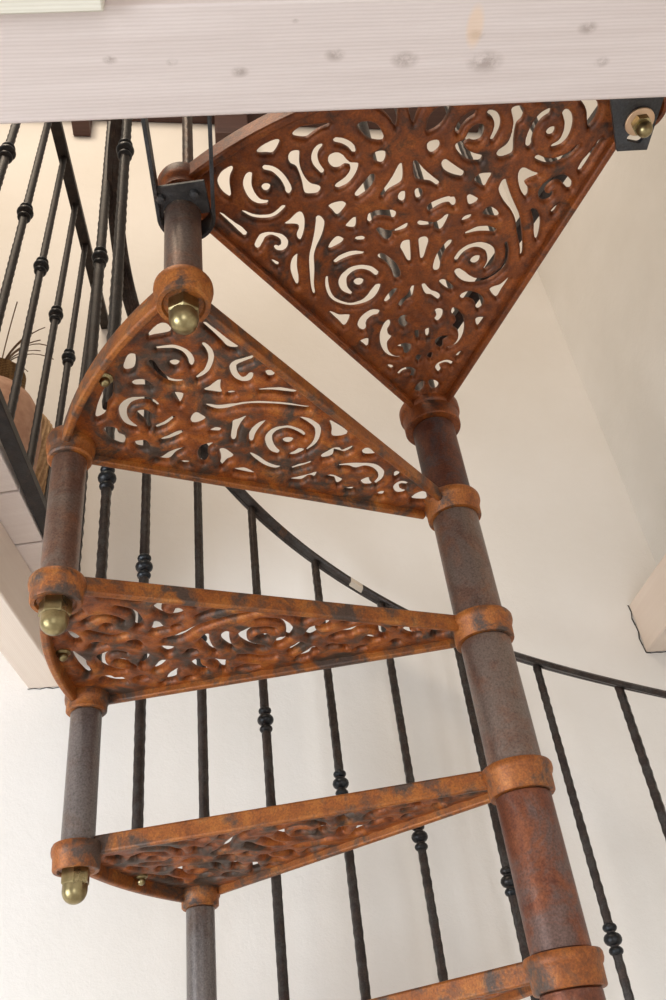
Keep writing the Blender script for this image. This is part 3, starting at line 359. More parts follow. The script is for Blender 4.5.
# ------------------------------------------------------------------ stair geometry (metres, camera at x = y = 0)
PX, PY = 0.17050, 1.02201                  # axis of the stair
RISE, Z0 = 0.2, ZC + 0.11324               # riser; underside of the lowest tread in view
RC = 0.5379                                # radius of the corner collars
DA = math.radians(30.52849); A0 = math.radians(145.24252)
def corner(k, side):                       # centre of a tread's corner collar in plan
    a = A0 + (k if side == 'N' else k - 1) * DA
    return PX + RC * math.cos(a), PY + RC * math.sin(a)
LAND_AZ = math.radians(266.4); LAND_HALF = A0 + 3 * DA - LAND_AZ; LAND_HALF = abs(LAND_HALF); ZL = Z0 + 4 * RISE - .016   # underside of the landing tread

# ------------------------------------------------------------------ the room
WY, WS = 1.60, 0.182                        # back wall: y = WY + WS x
WA = math.atan(WS); wd = Vector((math.cos(WA), math.sin(WA), 0)); wn = Vector((math.sin(WA), -math.cos(WA), 0))   # wn points into the room
CORNER = Vector((0.7145, WY + WS * 0.7145, 0))
def quad_prism(name, q, z0, z1, material, **kw):
    bm = bmesh.new(); hexa(bm, q, z0, z1); return finish(bm, name, material, **kw)
a = CORNER - wd * 3.6; b = CORNER
struct(quad_prism('wall_back', [(a.x, a.y), (b.x, b.y), (b.x - wn.x * .2, b.y - wn.y * .2), (a.x - wn.x * .2, a.y - wn.y * .2)], 0, 4.6, M_WALL, angle=30))
c = CORNER + wn * 4.6; e = CORNER - wn * .2
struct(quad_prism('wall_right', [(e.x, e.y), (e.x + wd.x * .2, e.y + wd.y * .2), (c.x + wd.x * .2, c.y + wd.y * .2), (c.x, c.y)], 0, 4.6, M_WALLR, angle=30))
d = CORNER - wd * 3.6
struct(quad_prism('floor', [(d.x - wn.x * .2, d.y - wn.y * .2), (CORNER.x + wd.x * .2 - wn.x * .2, CORNER.y + wd.y * .2 - wn.y * .2), (c.x + wd.x * .2, c.y + wd.y * .2), (c.x - wd.x * 3.6, c.y - wd.y * 3.6)], -.1, 0, M_FLOOR, angle=30))

# upper floor boards, seen from below: left of the stair opening and over the viewer
def edge_x(y): return -0.4867 - 0.073 * (y - 0.9516)
bm = bmesh.new()
step = 0.141
yb = [1.186 - step * k for k in range(0, 9)]
yb = [1.186 + step * 2.3, 1.186 + step * 2, 1.186 + step] + yb
def wall_y(x): return WY + WS * x
zb0, zb1 = ZC + .8965, ZC + .930
for hi, lo in zip(yb, yb[1:]):
    hi_ = hi - .005
    L_ = -2.2
    q = [(L_, min(lo, wall_y(L_) - .002)), (edge_x(lo), min(lo, wall_y(edge_x(lo)) - .002)), (edge_x(hi_), min(hi_, wall_y(edge_x(hi_)) - .002)), (L_, min(hi_, wall_y(L_) - .002))]
    if q[3][1] - q[0][1] < .01:
        # the board ends obliquely against the wall
        xs = (lo - WY) / WS + .02
        if xs > edge_x(lo) - .03: continue
        q = [(xs, lo), (edge_x(lo), lo), (edge_x(hi_), min(hi_, wall_y(edge_x(hi_)) - .002))]
        if hi_ < wall_y(edge_x(hi_)) - .002: q.append(((hi_ - WY) / WS + .02, hi_)) if (hi_ - WY) / WS + .02 < edge_x(hi_) - .01 else None
    hexa(bm, q, zb0, zb1)
for k in range(12):                         # boards over the viewer
    lo = 0.3215 - (k + 1) * step; hi = lo + step - .003
    off = .1015
    hexa(bm, [(-2.2, lo - 2.2 * off), (0.9, lo + .9 * off), (0.9, hi + .9 * off), (-2.2, hi - 2.2 * off)], zb0, zb1)
struct(finish(bm, 'ceiling', M_BOARDS, angle=30, bevel=.0015))

def beam(name, label, p0, p1, width_dir, width, z0, z1, material, bevel=.003):
    """timber from p0 to p1 (plan), p0-p1 being one bottom edge, going width_dir * width to the side"""
    v = Vector((p1[0] - p0[0], p1[1] - p0[1], 0)); ln = v.length; v.normalize()
    s = Vector((-v.y, v.x, 0)) * width_dir
    bm = bmesh.new(); bmesh.ops.create_cube(bm, size=1)
    for vv in bm.verts:
        vv.co = Vector(((vv.co.x + .5) * ln, (vv.co.y + .5) * width * width_dir, (vv.co.z + .5) * (z1 - z0)))
    o = finish(bm, name, material, bevel=bevel)
    o.location = (p0[0], p0[1], z0); o.rotation_euler = (0, 0, math.atan2(v.y, v.x))
    return tag(o, label, 'beam')
NB = lambda x: 0.4233 + 0.1025 * x           # far face of the near beam
beam('ceiling_beam', 'wide whitewashed pine beam crossing the top of the picture in front of the stair', (-2.0, NB(-2.0)), (0.93, NB(.93)), -1, .0985, ZC + .78, ZC + .955, M_PINE)
beam('ceiling_beam', 'whitewashed pine beam under the floor boards at the left, ending in the back wall', (-0.561, wall_y(-.561) - .001), (-.5236, NB(-.5236) + .001), -1, .0685, ZC + .78, ZC + .8955, M_PINEW)
beam('ceiling_beam', 'stub of whitewashed pine beam at the right edge against the right wall', (0.6141, wall_y(.6141) - .001), (0.6141 + wn.x * 1.12, wall_y(.6141) - .001 + wn.y * 1.12), 1, .0975, ZC + .78, ZC + .8965, M_PINEW)
o = beam('sawn_board', 'short rough-sawn board fixed along the near beam at the top left corner', (-1.2, NB(-1.2) - .1005), (-0.1305, NB(-.1305) - .1005), -1, .05, ZC + .7665, ZC + .8955, M_SAWN, .002); o['category'] = 'board'

# dark roof timbers high on the back wall
def wall_box(name, label, x0, x1, z0, z1, depth, material, cat='beam', gap=.001):
    p = Vector((x0, wall_y(x0), 0)) + wn * gap; ln = (x1 - x0) / wd.x
    bm = bmesh.new(); bmesh.ops.create_cube(bm, size=1)
    for v in bm.verts: v.co = Vector(((v.co.x + .5) * ln, -(v.co.y + .5) * depth, (v.co.z + .5) * (z1 - z0)))
    o = finish(bm, name, material, bevel=.004); o.location = (p.x, p.y, z0); o.rotation_euler = (0, 0, WA)
    return tag(o, label, cat)
wall_box('roof_purlin', 'dark stained timber running high along the back wall, seen under the near beam', -1.25, .70, ZC + 2.862, ZC + 3.06, .10, M_DARKW)
wall_box('rafter_foot', 'small dark timber end hanging from the roof timber behind the top of the left guard', -.681, -.626, ZC + 2.758, ZC + 2.861, .06, M_DARKW)
wall_box('rafter_foot', 'dark timber end high behind the left corner of the landing tread', -.225, -.117, ZC + 2.704, ZC + 2.861, .06, M_DARKW)
# irregular gaps where the beams enter the wall
def gap_line(pts, r=.0011):
    bm = bmesh.new()
    P = [Vector(p) for p in pts]
    for i, (p, q) in enumerate(zip(P, P[1:])):
        t = (q - p).normalized(); s = t.cross(wn).normalized(); k = r * (.6 + .8 * random.random())
        vs = [bm.verts.new(v) for v in (p - s * k, q - s * k, q + s * k, p + s * k)]
        ws = [bm.verts.new(v.co + wn * .0012) for v in vs]
        bm.faces.new(ws); bm.faces.new(vs[::-1])
        for j in range(4): bm.faces.new((vs[j], vs[(j + 1) % 4], ws[(j + 1) % 4], ws[j]))
    return finish(bm, 'trim_1', M_CRACK, angle=0)
def on_wall(x, z, g=.0005): return (x + wn.x * g, wall_y(x) + wn.y * g, z)
struct(gap_line([on_wall(.612 + .0022 * math.sin(k * 2.1), ZC + .8965 - k * .0166) for k in range(8)] + [on_wall(.624 + .012 * k, ZC + .7785 + .001 * (k % 2)) for k in range(7)]))
struct(gap_line([on_wall(-.630 + .0115 * k, ZC + .7785 + .0015 * math.sin(k * 2.6)) for k in range(7)], .0006)).name = 'trim_2'

# ------------------------------------------------------------------ pierced cast panels
def holes_from(flat):
    return [np.array(h, float).reshape(-1, 2) * 1e-4 for h in flat]
def hole_field(xs, ys, holes, far=.02):
    D = np.full((len(xs), len(ys)), far)
    for h in holes:
        lo = h.min(0) - far; hi = h.max(0) + far
        i0, i1 = np.searchsorted(xs, (lo[0], hi[0])); j0, j1 = np.searchsorted(ys, (lo[1], hi[1]))
        if i1 <= i0 or j1 <= j0: continue
        gx, gy = np.meshgrid(xs[i0:i1], ys[j0:j1], indexing='ij')
        d2 = np.full(gx.shape, 1.0); ins = np.zeros(gx.shape, bool)
        for p, q in zip(h, np.roll(h, -1, 0)):
            v = q - p; l2 = v @ v
            if l2 < 1e-14: continue
            t = np.clip(((gx - p[0]) * v[0] + (gy - p[1]) * v[1]) / l2, 0, 1)
            d2 = np.minimum(d2, (gx - p[0] - t * v[0]) ** 2 + (gy - p[1] - t * v[1]) ** 2)
            c = (p[1] > gy) != (q[1] > gy)
            if abs(v[1]) > 1e-12: ins ^= c & (gx < (gy - p[1]) / v[1] * v[0] + p[0])
        d = np.where(ins, -1, 1) * np.sqrt(d2)
        D[i0:i1, j0:j1] = np.minimum(D[i0:i1, j0:j1], d)
    return D
ZTOP, ZEDGE, RELIEF, RREL = .0305, .0262, .0062, .0068
def panel_mesh(name, holes, spec, res):
    (aN, oN), (aM, oM), cN, cM = spec
    xs = np.arange(.030, .556, res); ys = np.arange(-.30, .30, res)
    gx, gy = np.meshgrid(xs, ys, indexing='ij')
    rr = np.hypot(gx, gy)
    dom = np.minimum.reduce([oN - .004 - (-math.sin(aN) * gx + math.cos(aN) * gy), oM - .004 - (math.sin(aM) * gx - math.cos(aM) * gy),
                             .546 - rr, rr - .0385, np.hypot(gx - cN[0], gy - cN[1]) - .0265, np.hypot(gx - cM[0], gy - cM[1]) - .0265])
    H = hole_field(xs, ys, holes); phi = np.minimum(dom, H)
    verts, hd, cache, tris, bed = [], [], {}, [], []
    nx, ny = phi.shape
    def vert(i, j):
        k = i * ny + j
        if k not in cache:
            cache[k] = len(verts); verts.append((xs[i], ys[j])); hd.append(max(H[i, j], 0))
        return cache[k]
    def cut(a, b):
        if a > b: a, b = b, a
        if (a, b) not in cache:
            ia, ja, ib, jb = *a, *b
            pa, pb = phi[a], phi[b]; t = pa / (pa - pb)
            cache[(a, b)] = len(verts)
            verts.append((xs[ia] + (xs[ib] - xs[ia]) * t, ys[ja] + (ys[jb] - ys[ja]) * t)); hd.append(max(H[a] + (H[b] - H[a]) * t, 0))
        return cache[(a, b)]
    pos_ = phi > 0
    anyc = pos_[:-1, :-1] | pos_[1:, :-1] | pos_[:-1, 1:] | pos_[1:, 1:]
    for i, j in zip(*np.nonzero(anyc)):
        c = ((i, j), (i + 1, j), (i + 1, j + 1), (i, j + 1))
        for T in ((c[0], c[1], c[2]), (c[0], c[2], c[3])):
            s = [pos_[p] for p in T]; n = sum(s)
            if n == 3: tris.append((vert(*T[0]), vert(*T[1]), vert(*T[2])))
            elif n == 1:
                k = s.index(True); A, B, C_ = T[k], T[(k + 1) % 3], T[(k + 2) % 3]
                u, v = cut(A, B), cut(A, C_); tris.append((vert(*A), u, v)); bed.append((u, v))
            elif n == 2:
                k = s.index(False); A, B, C_ = T[k], T[(k + 1) % 3], T[(k + 2) % 3]
                u, v = cut(A, B), cut(A, C_); tris.append((u, vert(*B), vert(*C_))); tris.append((u, vert(*C_), v)); bed.append((v, u))
    V = np.array(verts); h = np.array(hd); n = len(V)
    t = np.clip(h / RREL, 0, 1); prof = RELIEF * np.sqrt(np.clip(1 - (1 - t) ** 2, 0, 1))
    prof *= 1 + .10 * np.sin(V[:, 0] * 210 + 2 * np.sin(V[:, 1] * 130)) * np.sin(V[:, 1] * 190)
    bot = np.column_stack([V, ZEDGE - prof]); top = np.column_stack([V, np.full(n, ZTOP)])
    F = [(c, b, a) for a, b, c in tris] + [(a + n, b + n, c + n) for a, b, c in tris] + [(u, v, v + n, u + n) for u, v in bed]
    me = bpy.data.meshes.new(name); me.from_pydata(np.vstack([bot, top]).tolist(), [], F); me.validate(); me.update()
    return me

def strip(bm, ang, off, side, s0, s1, th, z0, z1):
    d = Vector((math.cos(ang), math.sin(ang))); nrm = Vector((-d.y, d.x)) * side
    q = [d * s0 + nrm * off, d * s1 + nrm * off, d * s1 + nrm * (off - th), d * s0 + nrm * (off - th)]
    hexa(bm, [(v.x, v.y) for v in q], z0, z1)
def arc_strip(bm, r0_, r1_, a0_, a1_, z0, z1, n=28):
    R = []
    for k in range(n + 1):
        t = a0_ + (a1_ - a0_) * k / n; cs, sn = math.cos(t), math.sin(t)
        R.append([bm.verts.new((r * cs, r * sn, z)) for r, z in ((r0_, z0), (r1_, z0), (r1_, z1), (r0_, z1))])
    for A, B in zip(R, R[1:]):
        for j in range(4): bm.faces.new((A[j], A[(j + 1) % 4], B[(j + 1) % 4], B[j]))
    bm.faces.new(R[0]); bm.faces.new(R[-1][::-1])
def cap_nut(parent, at, r=.0165, hh=.019, dome=.0245):
    bm = bmesh.new()
    n = 6; x, y, z = at
    lathe(bm, [(0, z), (r * 1.0, z), (r * 1.04, z - .0015), (r * 1.04, z - hh + .002), (r * .93, z - hh)], 6, (x, y))
    prof = [(r * .93, z - hh)]
    rd = r * .885
    prof = [(0, z - hh + .001), (rd, z - hh + .001), (rd, z - hh - dome + rd)] + [(rd * math.cos(k * math.pi / 14), z - hh - dome + rd - rd * math.sin(k * math.pi / 14)) for k in range(1, 7)] + [(0, z - hh - dome)]
    lathe(bm, prof, 28, (x, y))
    return finish(bm, 'cap_nut', M_BRASS, parent, 30)
def tread_parts(t, me_panel, spec, panel_mat, rim_mat, ck=1.0, cz=0.0):
    (aN, oN), (aM, oM), cN, cM = spec
    link_mesh(me_panel, 'pierced_panel', panel_mat, t, 50)
    bm = bmesh.new()
    strip(bm, aN, oN, 1, .034, RC - .02, .0085, .0105, .0330)
    strip(bm, aM, oM, -1, .034, RC - .02, .0095, .0105, .0325)
    ad = .040
    arc_strip(bm, .5425, .5525, math.atan2(cM[1], cM[0]) + ad, math.atan2(cN[1], cN[0]) - ad, .004, .0325)
    finish(bm, 'rim', rim_mat, t, 40, .0030, 3)
    bm = bmesh.new()
    lathe(bm, [(.012, -.0025 + cz), (.0372 * ck, -.003 + cz), (.0385 * ck, -.0015 + cz), (.0390 * ck, .017 + cz * .6), (.0408 * ck, .0192 + cz * .6), (.0420 * ck, .0225 + cz * .6), (.0420 * ck, .028), (.0405 * ck, .0308), (.037 * ck, .0318), (.012, .0318)], 48, closed=True)
    finish(bm, 'pole_collar', rim_mat, t, 40)
    bm = bmesh.new()
    lathe(bm, [(0, -.003), (.0205, -.003), (.0225, -.006), (.0268, -.006), (.0280, -.004), (.0286, .009), (.0304, .0125), (.0312, .017), (.0309, .0215), (.029, .025), (.024, .0262), (0, .0262)], 40, cN)
    finish(bm, 'corner_collar', rim_mat, t, 40)
    bm = bmesh.new()
    lathe(bm, [(0, -.004), (.0248, -.004), (.0268, -.002), (.0272, .0075), (.0288, .010), (.0296, .0145), (.0296, .027), (.028, .0318), (0, .0325)], 40, cM)
    finish(bm, 'corner_collar', rim_mat, t, 40)
    bm = bmesh.new()
    q = (.5335, -.014)
    lathe(bm, [(0, .021), (.009, .021), (.009, .0185), (.0055, .0165), (.0060, .014), (.0050, .0105), (.003, .0088), (0, .0084)], 20, q)
    finish(bm, 'round_head_screw', M_BRASS, t, 40)

aN, aM = math.atan(.267), math.atan(-.25)
h2 = DA / 2
STEP = ((aN, .0055 * math.cos(aN)), (aM, .030 * math.cos(aM)), (RC * math.cos(h2), RC * math.sin(h2)), (RC * math.cos(h2), -RC * math.sin(h2)))
LAND = ((math.radians(29.05), .0145), (math.radians(-30.2), .0102), (RC * math.cos(LAND_HALF), RC * math.sin(LAND_HALF)), (RC * math.cos(LAND_HALF), -RC * math.sin(LAND_HALF)))
TREADS = 'pierced cast iron winder treads'
def step_az(k): return A0 + (k - .5) * DA
t3 = thing('stair_tread', 'pierced rust-orange winder tread just below the landing, its scrollwork seen from underneath', 'stair tread', (PX, PY, Z0 + 3 * RISE), step_az(3), TREADS)
tread_parts(t3, panel_mesh('pierced_panel', holes_from(STEP_HOLES), STEP, .0016), STEP, M_RUST, M_RIM)
cap_nut(t3, (STEP[2][0], STEP[2][1], -.0030), r=.0168, hh=.0185, dome=.0210)
dup(t3, 'stair_tread', (PX, PY, Z0 + 2 * RISE), step_az(2), 'rusty pierced tread in mid picture, second below the landing, brass nut at its left end')
dup(t3, 'stair_tread', (PX, PY, Z0 + 1 * RISE), step_az(1), 'rusty pierced tread seen almost edge-on, lowest one with its brass nut in view')
dup(t3, 'stair_tread', (PX, PY, Z0), step_az(0), 'lowest rusty tread, only its edge at the pole showing at the bottom of the picture')

lh = holes_from(LANDING_HOLES); lh = lh + [(h * [1, -1])[::-1] for h in lh]
t4 = thing('landing_tread', 'large wide pierced rust-brown landing tread at the top, with concentric scroll openings', 'stair tread', (PX, PY, ZL), LAND_AZ, TREADS)
tread_parts(t4, panel_mesh('pierced_panel', lh, LAND, .0016), LAND, M_RUSTD, M_RUSTD, 1.13, -.010)

# ------------------------------------------------------------------ central column and spacer posts
col = thing('stair_column', 'thick round rust-brown central pole of the spiral stair, made of stacked pipe lengths', 'pole', (PX, PY, 0))
def pipe(name, z0, z1, r, material, parent, seg=44):
    bm = bmesh.new(); lathe(bm, [(0, z0), (r - .0015, z0), (r, z0 + .0015), (r, z1 - .0015), (r - .0015, z1), (0, z1)], seg)
    return finish(bm, name, material, parent, 40)
pipe('pipe_section', 0.0, Z0 - .0032, .0325, M_PIPER, col)
for k, mm in enumerate((M_PIPER, M_PIPE, M_PIPE, M_PIPED)):
    pipe('pipe_section', Z0 + k * RISE + .032, (Z0 + (k + 1) * RISE if k < 3 else ZL - .010) - .0032, .0325, mm, col)
pipe('newel_pipe', ZL + .032, ZL + 1.0, .0195, M_IRON, col, 28)
for k, lab, z0_ in ((1, 'plain dark steel spacer post below the lowest full tread', None), (2, 'shiny grey steel spacer post at left between the two lower treads', None),
                    (3, 'grey-brown steel spacer post at far left between the second and third tread below the landing', None), (4, 'brown steel spacer post hanging from the strap at the left corner of the landing tread', None)):
    x, y = corner(k, 'M')
    zt = (Z0 + k * RISE if k < 4 else ZL) - .0042; zb = Z0 + (k - 1) * RISE + .0264
    o = thing('spacer_post', lab.replace('third tread below', 'first tread below'), 'post', (x, y, zb), 0, 'outer spacer posts of the stair')
    bm = bmesh.new(); r = .0205; ln = zt - zb
    lathe(bm, [(0, 0), (r - .001, 0), (r, .001), (r, ln - .001), (r - .001, ln), (0, ln)], 40)
    ob = finish(bm, 'tube', M_PIPE if k > 2 else M_POST, o, 40)

# ------------------------------------------------------------------ forged balusters
def bar_mesh(bm, p0, p1, s, rot, hammer=.12, stepz=.0095, seed=0):
    rnd = random.Random(seed); v = p1 - p0; ln = v.length; d = v.normalized()
    U = Vector((math.cos(rot), math.sin(rot), 0)); U = (U - d * U.dot(d)).normalized(); V = d.cross(U)
    n = max(2, int(ln / stepz)); pts, fr = [], []
    R = []
    c = s * .5; b = c * .62
    base = [(c, -b), (c, b), (b, c), (-b, c), (-c, b), (-c, -b), (-b, -c), (b, -c)]
    for k in range(n + 1):
        p = p0 + v * (k / n); wob = (1 if k % 2 else -1) * hammer * .75
        f = 1 + wob * (.5 + rnd.random() * .8); g = 1 - wob * (.5 + rnd.random() * .8)
        R.append([bm.verts.new(p + U * (x * f) + V * (y_ * g)) for x, y_ in base])
    for A, B in zip(R, R[1:]):
        for j in range(8): bm.faces.new((A[j], A[(j + 1) % 8], B[(j + 1) % 8], B[j]))
    bm.faces.new(R[0][::-1]); bm.faces.new(R[-1])
def knob_mesh(bm, p, d, r=.0145):
    prof = []
    for z, rr, hh in ((-.0165, .0116, .0072), (0, .0146, .0102), (.0165, .0116, .0072)):
        rr *= r / .0148
        for k in range(-3, 4):
            prof.append((rr * math.cos(k * math.pi / 8) ** .8, z + hh * math.sin(k * math.pi / 8)))
    prof = [(.0, prof[0][1])] + prof + [(.0, prof[-1][1])]
    prof.sort(key=lambda q: q[1])
    b2 = bmesh.new(); lathe(b2, prof, 20)
    q = Vector((0, 0, 1)).rotation_difference(d).to_matrix().to_4x4(); q.translation = p
    bmesh.ops.transform(b2, matrix=q, verts=b2.verts)
    me = bpy.data.meshes.new('tmp'); b2.to_mesh(me); b2.free(); bm.from_mesh(me); bpy.data.meshes.remove(me)
def baluster(parent, p0, p1, knob_t, s=.012, rot=0.0, material=None, seed=0, name='baluster'):
    bm = bmesh.new(); bar_mesh(bm, p0, p1, s, rot, seed=seed)
    o = finish(bm, name, material or M_IRON, parent, 50)
    if knob_t is not None:
        bm = bmesh.new(); v = p1 - p0
        knob_mesh(bm, p0 + v * knob_t, v.normalized()); finish(bm, 'knob', M_KNOB, o, 40)
    return o

# stair railing: helical handrail and the balusters under it
RH = .508
def hz(az): return Z0 + 1.056 + .00055 * max(0, 94 - az) + (az - math.degrees(A0)) / math.degrees(DA) * RISE
rail = thing('stair_railing', 'black forged iron spiral stair railing curving along the white back wall', 'railing')
bm = bmesh.new(); pts, fr = [], []
for k in range(0, 141):
    az = 4 + (238 - 4) * k / 140; q = math.radians(az)
    pts.append(Vector((PX + RH * math.cos(q), PY + RH * math.sin(q), hz(az)))); fr.append((Vector((math.cos(q), math.sin(q), 0)), Vector((0, 0, 1))))
hw, hh = .0145, .0065
prof = [(-hw, -hh * .5), (-hw * .8, -hh), (-hw * .35, -hh), (-hw * .3, -hh * .75), (hw * .3, -hh * .75), (hw * .35, -hh), (hw * .8, -hh), (hw, -hh * .5), (hw, hh * .4), (hw * .7, hh), (-hw * .7, hh), (-hw, hh * .4)]
sweep(bm, pts, fr, prof)
hr = finish(bm, 'handrail', M_IRON, rail, 40)
for a_, w_, mm, nm in ((107.2, 1.3, M_TAPE, 'tape_patch'), (124.2, .7, M_BRONZE, 'weld_patch')):
    bm = bmesh.new(); pp, ff = [], []
    for k in range(4):
        az = a_ + w_ * (k / 3 - .5) * 2; q = math.radians(az)
        pp.append(Vector((PX + RH * math.cos(q), PY + RH * math.sin(q), hz(az)))); ff.append((Vector((math.cos(q), math.sin(q), 0)), Vector((0, 0, 1))))
    e_ = .0006
    sweep(bm, pp, ff, [(-hw - e_, -hh - e_), (hw * .2, -hh - e_), (hw * .2, -hh * .2), (-hw * .3, -hh * .2), (-hw * .3, hh * .3), (-hw - e_, hh * .3)])
    finish(bm, nm, mm, hr, 40)
def stair_bar(az, R=.51, zb=None, zk=None, zt=None, **kw):
    q = math.radians(az); x, y = PX + R * math.cos(q), PY + R * math.sin(q)
    if zt is None: zt = hz(az) - .0055
    if zb is None:
        k = math.floor((az - math.degrees(A0)) / math.degrees(DA)) + 1; zb = Z0 + k * RISE + .031
    kt = None if zk is None else (zk - zb) / (zt - zb)
    return baluster(rail, Vector((x, y, zb)), Vector((x, y, zt)), kt, rot=q, seed=int(az * 10), **kw)
for az in (11.5, 26.5, 41.6, 56.5, 71.3, 86.7, 101.8, 116.2, 131.6, 147.0, 164.2):
    stair_bar(az, zk=None if az in (56.5,) else hz(az) - (.494 if az > 160 else .474 if az < 80 else .458 if az < 90 else .466), s=.0134)
stair_bar(181.6, zk=hz(181.6) - .54, s=.0134)
stair_bar(194.0, R=.5235, zk=ZC + 1.265, zt=ZC + 1.70, material=M_IRONB, s=.0155)
stair_bar(214.3, zk=ZC + 1.309, material=M_IRONB, s=.0140)
stair_bar(237.0, R=.530, zb=ZL + .0328, material=M_BRONZE, s=.0115, zt=hz(237) - .0055)

# guard of the upper floor at the left
guard = thing('balcony_guard', 'black iron guard with knobbed bars along the upper floor edge at left', 'railing')
def bot(y): return Vector((-.461 - .1005 * (y - .881), y, ZC + .909))
def topr(y): return Vector((-.4909 - .105 * (y - 1.092), y, ZC + 1.8148))
def rail_bar(name, fn, ya, yb_, w_, h_, parent):
    bm = bmesh.new(); p, q = fn(ya), fn(yb_); d = (q - p).normalized(); U = Vector((d.y, -d.x, 0)).normalized(); V = Vector((0, 0, 1))
    c = .12
    sweep(bm, [p, q], [(U, V)] * 2, [(-w_, -h_), (w_, -h_), (w_, h_), (-w_, h_)])
    return finish(bm, name, M_IRONB, parent, 35, .0015)
rail_bar('top_rail', topr, .40, wall_y(-.535) - .003, .012, .008, guard)
rail_bar('bottom_rail', bot, .40, wall_y(-.53) - .003, .012, .009, guard)
GB = GUARD_BARS
for i, (yb_, yt_, kt) in enumerate(GB):
    p, q = bot(yb_), topr(yt_); p.z += .009; q.z -= .008
    baluster(guard, p, q, kt, s=.0125, rot=.4, seed=900 + i, material=M_IRONB)

# guard on the landing tread, seen through its openings
lg = thing('landing_guard', 'dark iron guard standing on the landing tread, glimpsed through its openings', 'railing')
ga, gb = Vector((.176, .958, ZC + .972)), Vector((.408, .553, ZC + .972))
gd = (gb - ga).normalized(); gu = Vector((-gd.y, gd.x, 0))
def gbar(name, z):
    bm = bmesh.new(); up_ = Vector((0, 0, 1))
    sweep(bm, [Vector((ga.x, ga.y, z)), Vector((gb.x, gb.y, z))], [(gu, up_)] * 2, [(-.009, -.006), (.009, -.006), (.009, .006), (-.009, .006)])
    return finish(bm, name, M_IRON, lg, 35, .001)
gbar('bottom_rail', ZC + .972); gbar('top_rail', ZC + 1.86)
for i, t_ in enumerate((.215, .46, .735, .97)):
    p = ga.lerp(gb, t_); baluster(lg, Vector((p.x, p.y, ZC + .9785)), Vector((p.x, p.y, ZC + 1.8535)), .5, rot=.5, seed=700 + i)
for t_ in (.33, .86):
    p = ga.lerp(gb, t_); bm = bmesh.new()
    lathe(bm, [(0, ZL + .0308), (.006, ZL + .0308), (.006, ZC + .9658), (0, ZC + .9658)], 16, (p.x, p.y)); finish(bm, 'foot', M_IRON, lg, 40)

# ------------------------------------------------------------------ steel fittings between landing tread and near beam
mx, my = PX + RC * math.cos(LAND_AZ - LAND_HALF), PY + RC * math.sin(LAND_AZ - LAND_HALF)
st = thing('strap_bracket', 'black U-shaped steel strap holding the left corner post of the landing tread', 'bracket', (mx, my, 0))
zs0, zs1 = ZL - .038, ZL - .008
def inner_outer(ri, th):
    pts_i, pts_o = [], []
    yb_l = NB(mx - ri + .016) - my + .001; yb_r = NB(mx + ri + .024) - my + .001
    pts_i.append((-ri + .021, yb_l)); pts_o.append((-ri + .021 - th, yb_l))
    for k in range(0, 25):
        t = math.pi - math.pi * k / 24; pts_i.append((.004 + ri * math.cos(t), ri * math.sin(t))); pts_o.append((.004 + (ri + th) * math.cos(t), (ri + th) * math.sin(t)))
    pts_i.append((ri + .029, yb_r)); pts_o.append((ri + .029 + th, yb_r))
    return pts_i, pts_o
I, O = inner_outer(.0285, .0045)
bm = bmesh.new(); R = []
for a, b in zip(I, O): R.append([bm.verts.new((a[0], a[1], zs0)), bm.verts.new((b[0], b[1], zs0)), bm.verts.new((b[0], b[1], zs1)), bm.verts.new((a[0], a[1], zs1))])
for A, B in zip(R, R[1:]):
    for j in range(4): bm.faces.new((A[j], A[(j + 1) % 4], B[(j + 1) % 4], B[j]))
bm.faces.new(R[0]); bm.faces.new(R[-1][::-1])
finish(bm, 'strap', M_STEEL, st, 40, .0008)
bm = bmesh.new(); n = 20
rin = .0212
arc = [(rin * math.cos(math.pi + math.pi * k / n), rin * math.sin(math.pi + math.pi * k / n)) for k in range(n + 1)]
hexa(bm, [(-.0238, -.040), (-.0242, 0.0)] + arc + [(.0322, 0.0), (.0326, -.040)], zs0 + .004, zs0 + .008)
finish(bm, 'saddle_plate', M_STEEL, st, 40, .0006)
for sx in (-1, 1):
    bm = bmesh.new(); b2 = bmesh.new(); lathe(b2, [(0, -.004), (.0055, -.004), (.0055, .0), (.0045, .003), (0, .0045)], 12)
    bmesh.ops.transform(b2, matrix=Matrix.Translation((sx * .0265 * .72, -.027, zs0 + .0015)) @ Matrix.Rotation(math.pi, 4, 'X'), verts=b2.verts)
    me = bpy.data.meshes.new('t'); b2.to_mesh(me); b2.free(); bm.from_mesh(me); bpy.data.meshes.remove(me)
    finish(bm, 'rivet', M_STEEL, st, 40)

nx_, ny_ = PX + RC * math.cos(LAND_AZ + LAND_HALF), PY + RC * math.sin(LAND_AZ + LAND_HALF)
ab = thing('angle_bracket', 'dark steel plate bolted under the right corner of the landing tread beside the beam', 'bracket', (nx_, ny_, 0))
zp1 = ZL - .0046; zp0 = zp1 - .006
def P2(x, y): return (x - nx_, y - ny_)
bm = bmesh.new()
plate = [P2(*q) for q in PLATE]
